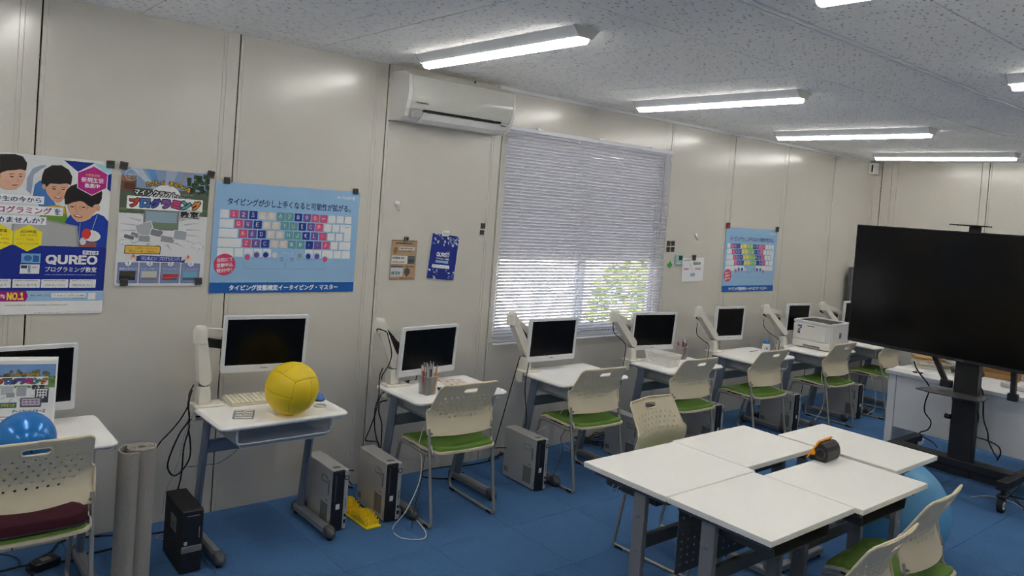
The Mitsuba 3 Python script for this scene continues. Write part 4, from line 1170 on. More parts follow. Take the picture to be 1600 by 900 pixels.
# yellow ball sewn from panels
t = thing('exercise_ball', 'yellow sewn weighted ball resting on the desk beside the white keyboard', 'ball', None, T().translate([1.615, -.565, DZ + .1275]).rotate([0, 0, 1], 22).rotate([1, 0, 0], 14))
part(t, 'core', sphere((0, 0, 0), .1262, 4), 'seam_dark', True)
n = 22
face = np.linspace(-1, 1, n)
for ax in range(6):
    for hlf in (0, 1):
        lo, hi = (-1, 0) if hlf == 0 else (0, 1)
        uu, vv = np.meshgrid(np.linspace(-1, 1, 2 * n), np.linspace(lo, hi, n), indexing='ij')
        d = np.minimum(np.minimum(1 - uu, 1 + uu), np.minimum(vv - lo, hi - vv))
        P = np.stack([np.tan(uu * math.pi / 4), np.tan(vv * math.pi / 4), np.ones_like(uu)], -1)
        P = P / np.linalg.norm(P, axis=-1, keepdims=True)
        P = P * (.1282 - .0024 * np.exp(-(d / .011) ** 2))[..., None]
        order = [(0, 1, 2), (1, 2, 0), (2, 0, 1)][ax % 3]
        Q = np.zeros_like(P)
        for i_, o_ in enumerate(order):
            Q[..., o_] = P[..., i_]
        if ax >= 3:
            Q = -Q
        V = Q.reshape(-1, 3)
        i, j = np.meshgrid(np.arange(2 * n - 1), np.arange(n - 1), indexing='ij')
        q = np.stack([i * n + j, (i + 1) * n + j, (i + 1) * n + j + 1, i * n + j + 1], -1).reshape(-1, 4)
        F = np.vstack([q[:, [0, 1, 2]], q[:, [0, 2, 3]]])
        mm = trimesh.Trimesh(V, F, process=False)
        if (mm.face_normals[0] @ mm.triangles_center[0]) < 0:
            mm.invert()
        part(t, 'panel', mm, 'ball_yellow', True)

t = thing('keyboard', 'white computer keyboard behind the yellow ball', 'keyboard', None, TR(1.605, -.275, DZ, -1).rotate([1, 0, 0], 4))
part(t, 'base', cbox(-.20, .20, -.075, .075, .001, .018, .004), 'key_base')
ks = []
for r_ in range(6):
    n_ = 17
    for k in range(n_):
        if r_ == 0 and 4 < k < 9:
            continue
        ks.append(cbox(-.193 + k * .0228, -.174 + k * .0228, -.069 + r_ * .0228, -.050 + r_ * .0228, .018, .025, .002))
ks.append(cbox(-.193 + 5 * .0228, -.174 + 8 * .0228, -.069, -.050, .018, .025, .002))
part(t, 'keys', cat(*ks), 'key_white', False, kind='stuff')
t = thing('mouse', 'small shiny blue mouse right of the yellow ball', 'mouse', None, TR(1.850, -.375, DZ))
v = sphere((0, 0, 0), 1, 3); v.vertices *= (.03, .048, .032); v.vertices[:, 2] = np.maximum(v.vertices[:, 2], 0)
part(t, 'shell', tf(v, 0, 0, .006), 'mouse_blue', True); part(t, 'base', slab(.058, .092, 0, .010, .028, .002), 'black_plastic')
t = thing('card_sheet', 'clear plastic card sheet lying at the front of the yellow ball desk', 'plastic sheet', None, TR(1.415, -.485, DZ + .0004, -24))
part(t, 'sheet', cbox(-.048, .048, -.08, .08, 0, .0012, .0003), 'clear_plastic', False)
part(t, 'fold', cat(box(-.003, .003, -.08, .08, .0012, .0018), *[box(-.04, -.006, -.07 + .04 * k, -.045 + .04 * k, .0012, .0017) for k in range(4)], *[box(.006, .04, -.07 + .04 * k, -.045 + .04 * k, .0012, .0017) for k in range(4)]), 'label_white', False)
solo('plastic_ring', tube([(.028 * math.cos(a), .028 * math.sin(a), .004) for a in np.linspace(0, 2 * math.pi, 28)], .003, 6), 'clear_plastic', 'clear plastic ring on the desk right of the yellow ball', 'ring', None, TR(1.805, -.50, DZ))


def pen_cup(name, label, x, y, s, hgt, seed, npen, pens_label, group, r=.0052):
    a = s * .40
    ms = []
    for k in range(4):
        c0, c1 = [(-1, -1), (1, -1), (1, 1), (-1, 1)][k], [(-1, -1), (1, -1), (1, 1), (-1, 1)][(k + 1) % 4]
        q = [(c0[0] * a, c0[1] * a, 0), (c1[0] * a, c1[1] * a, 0), (c1[0] * s / 2, c1[1] * s / 2, hgt), (c0[0] * s / 2, c0[1] * s / 2, hgt)]
        ms.append(trimesh.Trimesh(q, [(0, 1, 2), (0, 2, 3)], process=False))
    t = thing(name, label, 'pen cup', None, TR(x, y, DZ, 12))
    part(t, 'wall', cat(*ms), 'clear_plastic', False); part(t, 'bottom', box(-a, a, -a, a, 0, .004), 'clear_plastic', False)
    part(t, 'rim', tube(round_path([(-s / 2, -s / 2, hgt), (s / 2, -s / 2, hgt), (s / 2, s / 2, hgt), (-s / 2, s / 2, hgt), (-s / 2, -s / 2, hgt)], .004), .0018, 6), 'tray_smoke')
    g = np.random.default_rng(seed)
    mats = ['clear_pen', 'grey_pen', 'clear_pen', 'orange_pen', 'grey_pen', 'clear_pen', 'black_plastic', 'clear_pen', 'red_pen', 'grey_pen']
    for k in range(npen):
        u0, v0 = -a * .7 + 1.4 * a * ((k % 4) / 3), -a * .6 + 1.2 * a * ((k // 4) / max(1, (npen - 1) // 4))
        u1, v1 = u0 * 1.5 + g.normal(0, .006), v0 * 1.5 + g.normal(0, .006)
        L = hgt * 1.0 + g.uniform(.045, .075)
        P0, P1 = np.array([u0, v0, .006]), np.array([u1, v1, L])
        m_ = mats[k % 10] if seed == 1 else ['red_pen', 'black_plastic', 'grey_pen', 'dark_print', 'red_pen', 'grey_pen'][k % 6]
        pn = thing('pen', dict(clear_pen='clear', grey_pen='grey', orange_pen='orange', black_plastic='black', red_pen='red', dark_print='dark blue')[m_] + ' ' + pens_label, 'pen', group, TR(x, y, DZ, 12))
        part(pn, 'barrel', cyl(P0, P0 + (P1 - P0) * .82, r, 8), m_); part(pn, 'cap', cyl(P0 + (P1 - P0) * .82, P1, r * .85, 8, r * .6), 'grey_pen' if k % 2 else 'clear_pen')


pen_cup('pen_cup', 'clear plastic cup full of pens on the desk with the brown flyer', 2.455, -.505, .082, .105, 1, 14, 'pen standing in the clear cup on the brown flyer desk', 'pens in the cup on the brown flyer desk')
pen_cup('pen_cup', 'clear cup of dark pens on the desk behind the white basket', 4.905, -.385, .075, .10, 2, 6, 'pen standing in the cup behind the white basket', 'pens in the cup behind the basket', .0058)
p = Print(.17, .225)
p.rect(0, 0, 170, 225, (226, 212, 202), 1)
g = np.random.default_rng(9)
for k in range(6):
    for j in range(4):
        p.dashes(8 + j * 40, 18 + k * 36, 44 + j * 40, g.uniform(8, 22), ((120, 70, 60), (150, 110, 90), (90, 60, 56), (176, 140, 120))[(k + j) % 4], 2, k * 4 + j)
t = thing('desk_flyer', 'brown and white printed flyer lying on the desk behind the black notebook', 'flyer', None, TR(2.742, -.375, DZ + .0003, -14))
part(t, 'sheet', box(-.085, .085, -.1125, .1125, 0, .0006), 'paper', False); m, c = p.mesh(); part(t, 'printing', tf(m, 0, 0, .0008, rx=-math.pi / 2), 'print', False, color=c)
t = thing('notebook', 'thin black notebook lying between the pen cup and the brown flyer', 'notebook', None, TR(2.605, -.535, DZ + .0012, -16))
part(t, 'cover', cbox(-.062, .062, -.085, .085, 0, .009, .002), 'black_matte'); part(t, 'page_block', box(-.06, .0625, -.083, .083, .002, .007), 'paper', False)
t = thing('blue_clip', 'dark blue clip lying at the back of the pen cup desk', 'clip', None, TR(2.475, -.25, DZ, 10))
part(t, 'jaw', cbox(-.02, .02, -.008, .008, 0, .012, .003), 'dark_print'); part(t, 'lever', cbox(.0, .03, -.004, .004, .010, .016, .002), 'dark_print')
solo('desk_stylus', cyl((2.56, -.22, DZ + .004), (2.572, -.225, DZ + .055), .003, 8), 'black_plastic', 'thin black stylus standing behind the pen cup desk monitor', 'stylus')

# white basket
bk = thing('basket', 'white plastic basket with rows of holes on the fifth desk', 'basket', None, TR(4.567, -.475, DZ, 2))
bw, bd_, bh = .135, .235, .085


def basket_side(L0, L1, h):
    pl = sg.Polygon([(-L0 / 2, 0), (L0 / 2, 0), (L1 / 2, h), (-L1 / 2, h)])
    hs = [affinity.translate(rrect(.0115, .0155, .004, 2), u, v) for v in (.018, .038, .058) for u in np.arange(-L0 / 2 + .018, L0 / 2 - .01, .0185)]
    return prism(pl.difference(shapely.union_all(hs)), .0018)


sl = math.radians(6)
for s in (-1, 1):
    m = tf(basket_side(bd_ * .86, bd_, bh), rx=math.pi / 2); m = tf(m, rz=math.pi / 2 * s)
    m.apply_transform(trimesh.transformations.rotation_matrix(s * sl, (0, 1, 0))); m.apply_translation((s * bw * .43, 0, 0)); part(bk, 'side', m, 'white_plastic', False)
    m = tf(basket_side(bw * .86, bw, bh), rx=math.pi / 2); m = tf(m, rz=0 if s < 0 else math.pi)
    m.apply_transform(trimesh.transformations.rotation_matrix(-s * sl, (1, 0, 0))); m.apply_translation((0, s * bd_ * .43, 0)); part(bk, 'side', m, 'white_plastic', False)
part(bk, 'bottom', cbox(-bw * .43, bw * .43, -bd_ * .43, bd_ * .43, 0, .003, .001), 'white_plastic', False)
part(bk, 'rim', prism(rrect(bw + .018, bd_ + .018, .02).difference(rrect(bw - .004, bd_ - .004, .014)), .008, bh - .003), 'white_plastic', 30)
t = thing('paper_sheet', 'white papers lying beside the white basket', 'paper', None, TR(4.765, -.52, DZ + .0003, -8))
part(t, 'sheet', box(-.07, .07, -.10, .10, 0, .0008), 'paper', False); part(t, 'sheet', tf(box(-.06, .06, -.085, .085, .001, .0017), .02, -.012, 0, rz=.2), 'paper', False)
bt = thing('bottle', 'small white bottle with a blue cap on the sixth desk', 'bottle', None, TR(5.985, -.455, DZ))
part(bt, 'body', lathe([(0, 0), (.030, 0), (.033, .004), (.033, .056), (.028, .066), (.021, .070), (0, .070)], 24), 'white_plastic'); part(bt, 'cap', lathe([(0, .0705), (.0245, .0705), (.0245, .096), (.022, .099), (0, .099)], 24), 'bottle_blue')
lb = Print(.06, .04)
lb.rect(0, 0, 60, 40, (230, 234, 238), 1); lb.ell(32, 22, 9, 9, (40, 70, 150), 2); lb.dashes(10, 8, 52, 5, (60, 80, 120), 2, 1); lb.ell(12, 24, 5, 5, (70, 150, 90), 2)
m, c = lb.mesh(); q = m.vertices.copy(); th_ = q[:, 0] / .0335; m.vertices = np.column_stack([.0335 * np.sin(th_), -(.0335 - q[:, 1]) * np.cos(th_), q[:, 2] + .032])
part(bt, 'label', tf(m, rz=-.85), 'print', False, color=c)
solo('desk_pen', cyl((5.80, -.42, DZ + .0045), (5.93, -.405, DZ + .0045), .004, 8), 'grey_pen', 'thin grey pen lying beside the blue capped bottle', 'pen')
t = thing('folded_paper', 'small folded white paper at the right edge of the bottle desk', 'paper', None, TR(6.02, -.60, DZ, 10))
part(t, 'leaf', trimesh.Trimesh([(-.02, -.04, .0005), (.035, -.04, .022), (.035, .04, .018), (-.02, .04, .0005)], [(0, 1, 2), (0, 2, 3)]), 'paper', False)

# printer
pr = thing('printer', 'white laser printer with a black top on the desk before the television', 'printer', None, TR(6.585, -.535, DZ))
pw, pdp, ph = .37, .345, .245     # local: front towards -x, y along the front
part(pr, 'body', cbox(.008, pdp, -pw / 2, pw / 2, .008, ph - .004, .012), 'white_paint')
part(pr, 'top_cover', cbox(.03, pdp - .02, -pw / 2 + .02, pw / 2 - .02, ph - .006, ph + .002, .003), 'black_plastic', label='black output tray')
part(pr, 'top_frame', cat(cbox(.0, .032, -pw / 2, pw / 2, ph - .02, ph + .004, .004), cbox(pdp - .022, pdp, -pw / 2, pw / 2, ph - .02, ph + .012, .004), cbox(.03, pdp - .02, -pw / 2, -pw / 2 + .022, ph - .02, ph + .008, .004), cbox(.03, pdp - .02, pw / 2 - .022, pw / 2, ph - .02, ph + .008, .004)), 'white_paint')
part(pr, 'front_door', cbox(-.004, .008, -pw / 2 + .055, pw / 2 - .004, .078, ph - .03, .003), 'white_plastic')
part(pr, 'door_handle', cbox(-.006, -.003, -.02, .045, ph - .045, ph - .036, .001), 'pc_vent')
part(pr, 'paper_drawer', cbox(-.004, .008, -pw / 2 + .004, pw / 2 - .004, .010, .074, .003), 'white_plastic')
part(pr, 'drawer_grip', box(-.005, -.002, -.09, .075, .016, .034), 'pc_vent', False)
part(pr, 'side_vent', box(.14, .18, -pw / 2 - .001, -pw / 2 + .003, .12, .17), 'pc_vent', False)
lb = Print(.05, .085)
lb.rect(0, 0, 50, 85, (224, 226, 232), 1); lb.rect(3, 2, 42, 20, (60, 70, 150), 2); lb.dashes(6, 8, 40, 5, (230, 230, 240), 3, 1); lb.rect(22, 24, 42, 34, (40, 44, 90), 2); lb.rect(4, 40, 30, 56, (110, 106, 100), 2); lb.rect(4, 60, 30, 82, (90, 88, 84), 2); lb.rect(34, 48, 46, 82, (246, 246, 246), 2)
m, c = lb.mesh(); part(pr, 'label', tf(m, -.0048, .115, .165, rz=-math.pi / 2), 'print', False, color=c)
part(pr, 'control_panel', cat(*[cbox(.004, .03, -pw / 2 + .02 + .02 * k, -pw / 2 + .034 + .02 * k, ph + .003, ph + .006, .001) for k in range(3)]), 'pc_vent')

# ------------------------------------------------------------------ floor things on the left
cu = thing('cushion', 'dark maroon cushion on the seat of the leftmost chair', 'cushion', None, TR(.500, -.885, 0))
cm = warped(rrect(.385, .36, .06), .085, lambda v: np.column_stack([v[:, 0], v[:, 1] + .187, .4245 + v[:, 2] * (1 - .5 * np.clip((np.maximum(np.abs(v[:, 0]) / .19, np.abs(v[:, 1]) / .18)) ** 6, 0, 1)) - .008 * (1 - (v[:, 0] / .21) ** 2) * 0]), .03)
part(cu, 'pad', cm, 'maroon', True); part(cu, 'piping', tube([(p_[0], p_[1] + .187, .429) for p_ in np.array(rrect(.388, .363, .06).exterior.coords)], .004, 6, False), 'black_matte')

ym = thing('yoga_mat', 'grey rolled exercise mat standing upright on the floor by the leftmost desk', 'mat', None, TR(.930, -.605, 0))
sp, rr_ = [], []
for k in range(150):
    a = k / 149 * 2 * math.pi * 4.4
    rad = .016 + .0105 * a / (2 * math.pi)
    sp.append((rad * math.cos(a), rad * .93 * math.sin(a)))
a_end = a
spl = sg.LineString(sp).buffer(.0033, cap_style='flat', quad_segs=2)
part(ym, 'roll', prism(spl, .61), 'mat_foam', 40)
flap = [(rad * math.cos(a_end), rad * .93 * math.sin(a_end))]
fl_pts = [(.067 * math.cos(t), .067 * math.sin(t)) for t in np.linspace(2.25, 2.4, 3)] + [(-.070, .030), (-.087, .0), (-.092, -.033), (-.082, -.066), (-.056, -.083), (-.028, -.080)]
part(ym, 'flap', prism(sg.LineString(smooth_path(fl_pts, 6)).buffer(.0036, cap_style='flat', quad_segs=2), .612), 'mat_foam', 40)
part(ym, 'flap_edge', cat(box(-.083, -.0815, -.045, -.02, .42, .423), box(-.0825, -.081, -.048, -.03, .38, .384), *[cyl((-.0865, -.022 - .004 * k, .40 + .02 * k), (-.0865, -.034 + .002 * k, .37 + .022 * k), .0016, 5) for k in range(4)]), 'clear_pen', label='small printed emblem')

fb = thing('foot_massager', 'bumpy yellow foot massage board on the floor between two silver computers', 'foot massager', None, TR(2.103, -.415, 0, 1))
part(fb, 'base', cat(cbox(-.046, .046, -.195, .195, 0, .010, .003)), 'foot_yellow')
for c_ in (-.095, .095):
    dome = [(y_, .010 + .032 * math.cos((y_ - c_) / .095 * math.pi / 2)) for y_ in np.linspace(c_ - .09, c_ + .09, 13)]
    m = prism(sg.Polygon([(c_ - .09, .008)] + dome + [(c_ + .09, .008)]), .076, -.038); v = m.vertices.copy(); m.vertices = np.column_stack([v[:, 2], v[:, 0], v[:, 1]])
    part(fb, 'dome', m, 'foot_yellow', 40)
    nub = []
    for y_ in np.linspace(c_ - .08, c_ + .08, 8):
        h0 = .010 + .032 * math.cos((y_ - c_) / .095 * math.pi / 2)
        for x_ in np.linspace(-.034, .034, 5):
            nub.append(cyl((x_, y_, h0 - .003), (x_, y_ + (y_ - c_) * .05, h0 + .020), .0064, 8, .0048))
    part(fb, 'knobs', cat(*nub), 'foot_yellow', 40, kind='stuff')

pa = thing('power_adapter', 'black power adapter on the carpet under the leftmost chair', 'adapter', None, TR(.655, -.245, 0, 20))
part(pa, 'case', cbox(-.055, .055, -.03, .03, 0, .04, .006), 'black_plastic'); part(pa, 'label', box(-.02, .02, -.018, .018, .04, .0404), 'pc_vent', False)

# ------------------------------------------------------------------ around the joined tables
t = thing('gym_ball', 'large light blue inflatable exercise ball on the carpet by the joined tables', 'ball', None, TR(4.30, -2.31, .280))
gb = sphere((0, 0, 0), .280, 5)
v = gb.vertices; ang = np.arctan2(v[:, 1], v[:, 0]); r_ = np.linalg.norm(v[:, :2], axis=1) / .280
gb.vertices = v * (1 - .0016 * (np.cos(ang * 46) > .75) * (r_ > .3))[:, None]
part(t, 'ball', gb, 'ball_exercise', True); part(t, 'valve', lathe([(0, .279), (.012, .279), (.010, .283), (0, .283)], 12), 'white_plastic')
bo = thing('speaker_box', 'small black rounded box with an orange plate on the joined tables', 'box', None, TR(3.425, -2.350, TZ, 4))
prof_ = [(-.043, 0), (.033, 0), (.040, .008), (.045, .030), (.043, .052), (.034, .070), (.020, .081), (.004, .084)]
m = prism(sg.Polygon(prof_).buffer(-.004).buffer(.004), .130, -.0625); v = m.vertices.copy(); m.vertices = np.column_stack([v[:, 2], -v[:, 0], v[:, 1]])
part(bo, 'body', m, 'black_metal', 25)
part(bo, 'front_plate', along_x([(.049, 0), (.055, .002), (.004, .094), (-.003, .090)], -.066, .070), 'orange_plastic', False, label='orange back plate')
part(bo, 'clip', tf(cyl((-.0665, .026, .036), (-.0635, .026, .036), .013, 14), 0, 0, 0), 'orange_plastic', label='orange round clip')
part(bo, 'side_ring', tube([(-.063, -.008 + .022 * math.cos(a), .036 + .022 * math.sin(a)) for a in np.linspace(0, 2 * math.pi, 24)], .003, 6), 'darker_steel')

# ------------------------------------------------------------------ television on its wheeled stand
tvx, tvy, tz0, tz1, tw = 5.85, -2.012, .905, 1.812, 1.61
tv = thing('television', 'very large black flat television on a wheeled stand', 'television', None, T().translate([tvx, tvy, 0]).rotate([0, 0, 1], -3.0).translate([-tvx, -tvy, 0]))
part(tv, 'screen', box(tvx - .002, tvx + .002, tvy - tw / 2 + .008, tvy + tw / 2 - .008, tz0 + .022, tz1 - .008), 'tv_screen', False)
part(tv, 'frame', cat(cbox(tvx - .006, tvx + .03, tvy - tw / 2, tvy - tw / 2 + .0085, tz0, tz1, .002), cbox(tvx - .006, tvx + .03, tvy + tw / 2 - .0085, tvy + tw / 2, tz0, tz1, .002),
                      cbox(tvx - .006, tvx + .03, tvy - tw / 2, tvy + tw / 2, tz1 - .0085, tz1, .002), cbox(tvx - .006, tvx + .03, tvy - tw / 2, tvy + tw / 2, tz0, tz0 + .0225, .002)), 'black_metal')
part(tv, 'back_shell', cbox(tvx + .003, tvx + .032, tvy - tw / 2 + .01, tvy + tw / 2 - .01, tz0 + .01, tz1 - .01, .006), 'black_matte')
lt = Print(.07, .012); lt.text('REGZA', 0, 1, 1, 2, (150, 150, 152), 1, cjk=False) if False else lt.rect(0, 3, 60, 9, (90, 92, 96), 1)
m, c = lt.mesh(); part(tv, 'front_mark', tf(m, tvx - .0064, tvy - .02, tz0 + .010, rz=-math.pi / 2), 'print', False, color=c)
st = thing('television_stand', 'black steel television stand with casters, a shelf and a top plate', 'stand')
py = -2.055
part(st, 'column', cbox(5.92, 6.0, py - .076, py + .076, .10, 1.78, .006), 'black_metal')
part(st, 'bracket', cat(cbox(5.902, 5.919, tvy - .38, tvy + .38, 1.28, 1.36, .003), cbox(5.902, 5.919, tvy - .38, tvy + .38, 1.50, 1.58, .003)), 'black_metal')
for yy, k in ((-1.86, .13), (-2.345, .02)):
    part(st, 'arm_rail', cat(bar_between((5.935, yy + k * .4, .95), (5.935, yy - .06 * (k > .1), .74), .014, .014, .016), cbox(5.912, 5.955, yy - .075 * (k > .1) - .03, yy - .06 * (k > .1) + .03, .70, .75, .004), cbox(5.902, 5.92, yy + k * .4 - .02, yy + k * .4 + .02, .93, 1.70, .003)), 'black_metal')
part(st, 'shelf', prism(sg.Polygon([(5.715, -1.90), (5.745, -1.795), (5.90, -1.82), (6.0, -1.92), (6.0, -2.18), (5.83, -2.215), (5.765, -2.20)]).buffer(-.012).buffer(.012), .008, .672), 'darker_steel', 20)
part(st, 'shelf_bracket', cbox(5.78, 5.95, py - .03, py + .03, .648, .6715, .003), 'black_metal')
part(st, 'shelf_bracket', cyl((5.915, py + .076, .50), (5.915, py + .11, .50), .018, 12), 'black_metal')
part(st, 'top_plate', cbox(5.80, 5.93, -2.13, -1.90, 1.852, 1.860, .003), 'black_metal'); part(st, 'top_bracket', cbox(5.925, 5.945, -2.06, -1.985, 1.72, 1.852, .003), 'black_metal')
part(st, 'base_beam', cbox(5.90, 6.02, -2.39, -1.60, .16, .215, .006), 'black_metal')
part(st, 'base_beam', cbox(5.93, 5.99, py - .25, py + .25, .10, .162, .006), 'black_metal')
for yy in (-1.585, -2.395):
    l = part(st, 'leg', cat(cbox(5.72, 6.42, yy - .032, yy + .032, .150, .205, .006)), 'black_metal')
    part(l, 'end_cap', cbox(5.70, 5.725, yy - .033, yy + .033, .146, .208, .006), 'black_plastic')
    for xx in (5.755, 6.38):
        c_ = part(st, 'caster', cat(cyl((xx, yy, .110), (xx, yy, .151), .014, 10), cbox(xx - .05, xx + .034, yy - .028, yy + .028, .088, .118, .01)), 'black_plastic')
        part(c_, 'wheel', tf(lathe([(0, -.016), (.044, -.016), (.048, -.011), (.048, .011), (.044, .016), (0, .016)], 24), xx - .022, yy, .048, rx=math.pi / 2), 'black_matte')
        for q in (-1, 1):
            part(c_, 'hub', tf(lathe([(.012, 0), (.027, 0), (.027, .002), (.012, .002)], 18), xx - .022, yy + q * .0172 + .001, .048, rx=math.pi / 2), 'label_white')

# ------------------------------------------------------------------ long white table behind the television
lx0, lx1, ly0, ly1, lz = 6.14, 6.84, -1.405, -3.25, .70
lt_ = thing('long_table', 'long white office table with a front panel behind the television stand', 'table')
part(lt_, 'tabletop', cbox(lx0, lx1, ly1, ly0, lz - .03, lz, .003), 'white_paint')
part(lt_, 'front_panel', cbox(lx0 + .045, lx0 + .06, ly1 + .05, ly0 - .075, .262, lz - .031, .002), 'white_paint')
for yy in (ly0 - .045, ly1 + .045):
    l = part(lt_, 'leg', cat(cbox(lx0 + .035, lx0 + .075, yy - .028, yy + .028, .0, lz - .031, .003), cbox(lx0 + .1, lx1 - .25, yy - .012, yy + .012, .10, lz - .031, .002)), 'white_paint')
    part(l, 'foot', cat(cbox(lx0 + .076, lx1 - .03, yy - .03, yy + .03, .03, .075, .003), cyl((lx1 - .08, yy, 0), (lx1 - .08, yy, .03), .02, 10)), 'white_paint')
LT = lz
bo = thing('paper_stack', 'stack of worn books and papers at the left end of the long table', 'books')
for k in range(5):
    part(bo, 'book', tf(cbox(-.09, .09, -.125, .125, 0, .017, .002), 6.62 + .006 * (k % 3), -1.56 + .008 * ((k * 2) % 3), LT + .0005 + .0175 * k, rz=.5 + .12 * (k % 3)), ('paper', 'book_paper', 'paper', 'book_paper', 'cardboard')[k], False)
p = Print(.26, .20); p.rect(0, 0, 260, 200, (226, 222, 212), 1); p.dashes(90, 80, 170, 22, (70, 66, 70), 2, 1); p.dashes(100, 110, 160, 14, (100, 96, 96), 2, 2); p.dashes(70, 140, 190, 5, (150, 146, 140), 2, 3)
ob = thing('booklet', 'open printed booklet leaning towards the camera on the long table', 'booklet', None, TR(6.62, -1.76, LT + .062, 64).rotate([1, 0, 0], -52))
part(ob, 'cover', box(-.13, .13, 0, .004, -.10, .10), 'book_paper', False); m, c = p.mesh(); part(ob, 'printing', m, 'print', False, color=c); part(ob, 'page_block', box(-.128, .128, .0042, .022, -.098, .092), 'paper', False)
cb = thing('cardboard_box', 'flat brown cardboard tray at the back of the long table', 'box', None, TR(6.77, -1.93, LT, 6))
part(cb, 'tray', cat(cbox(-.05, .05, -.2, .12, 0, .004, .001), cbox(-.05, -.045, -.2, .12, .0, .04, .001), cbox(.045, .05, -.2, .12, .0, .06, .001), cbox(-.05, .05, .115, .12, .0, .05, .001)), 'cardboard', False)
ps = thing('power_strip', 'white power strip among cables on the long table', 'power strip', None, TR(6.40, -2.26, LT, 70))
part(ps, 'body', cbox(-.15, .15, -.028, .028, 0, .036, .006), 'white_plastic')
for k in range(5):
    part(ps, 'socket', cat(box(-.12 + .055 * k, -.117 + .055 * k, -.01, .01, .0355, .0367), box(-.108 + .055 * k, -.105 + .055 * k, -.01, .01, .0355, .0367)), 'black_plastic', False)
rt = thing('router', 'pale grey network box beside the power strip on the long table', 'router', None, TR(6.52, -2.42, LT, 20)); part(rt, 'case', cbox(-.1, .1, -.07, .07, 0, .05, .008), 'white_paint'); part(rt, 'vent', cat(*[box(-.08 + .02 * k, -.072 + .02 * k, -.071, -.0695, .012, .038) for k in range(8)]), 'pc_vent', False)
sc = thing('scissors', 'small black scissors lying at the left end of the long table', 'scissors', None, TR(6.285, -1.585, LT + .004, 30))
part(sc, 'handle', cat(*[tube([(.016 * math.cos(a) - .03, s * .02 + .013 * math.sin(a), 0) for a in np.linspace(0, 2 * math.pi, 16)], .004, 6) for s in (-1, 1)]), 'black_plastic'); part(sc, 'blade', cat(cbox(-.014, .075, -.008, .0, -.001, .0015, .0005), cbox(-.014, .075, .0, .008, .0015, .003, .0005)), 'chrome', False)
for k, (x, y, a, w_, d_) in enumerate(((6.36, -1.50, 12, .15, .21), (6.36, -1.74, -14, .15, .21), (6.42, -1.92, 40, .10, .15))):
    solo('loose_paper', box(-w_ / 2, w_ / 2, -d_ / 2, d_ / 2, .0003, .0011 + .0004 * k), 'paper', f'loose white paper on the long table, {("nearest its left end", "in front of the booklet", "beside the television column")[k]}', 'paper', 'loose papers on the long table', TR(x, y, LT, a), False)
solo('black_adapter', cbox(6.22, 6.26, -1.985, -1.955, LT, LT + .014, .003), 'black_plastic', 'tiny black adapter on the long table beside the television column', 'adapter')
pb = thing('pouch', 'dark cloth pouch behind the booklet on the long table', 'pouch', None, TR(6.72, -1.86, LT)); part(pb, 'bag', warped(rrect(.15, .10, .04), .05, lambda v: np.column_stack([v[:, 0], v[:, 1], v[:, 2] * (1 - .6 * np.clip((np.hypot(v[:, 0] / .075, v[:, 1] / .05)) ** 3, 0, 1))]), .02), 'dark_print', True)
# grey panel standing in the far corner
gp = thing('standing_board', 'narrow grey board standing in the far corner behind the television', 'board', None, TR(8.19, -.05, 0, 0))
part(gp, 'panel', cbox(-.03, .38, -.02, .0, .02, 1.345, .003), 'pc_vent'); part(gp, 'frame', cat(cbox(-.045, -.03, -.03, .0, 0, 1.36, .003), cbox(.38, .395, -.03, .0, 0, 1.36, .003), cbox(-.03, .38, -.03, .0, 1.345, 1.36, .003)), 'dark_steel')
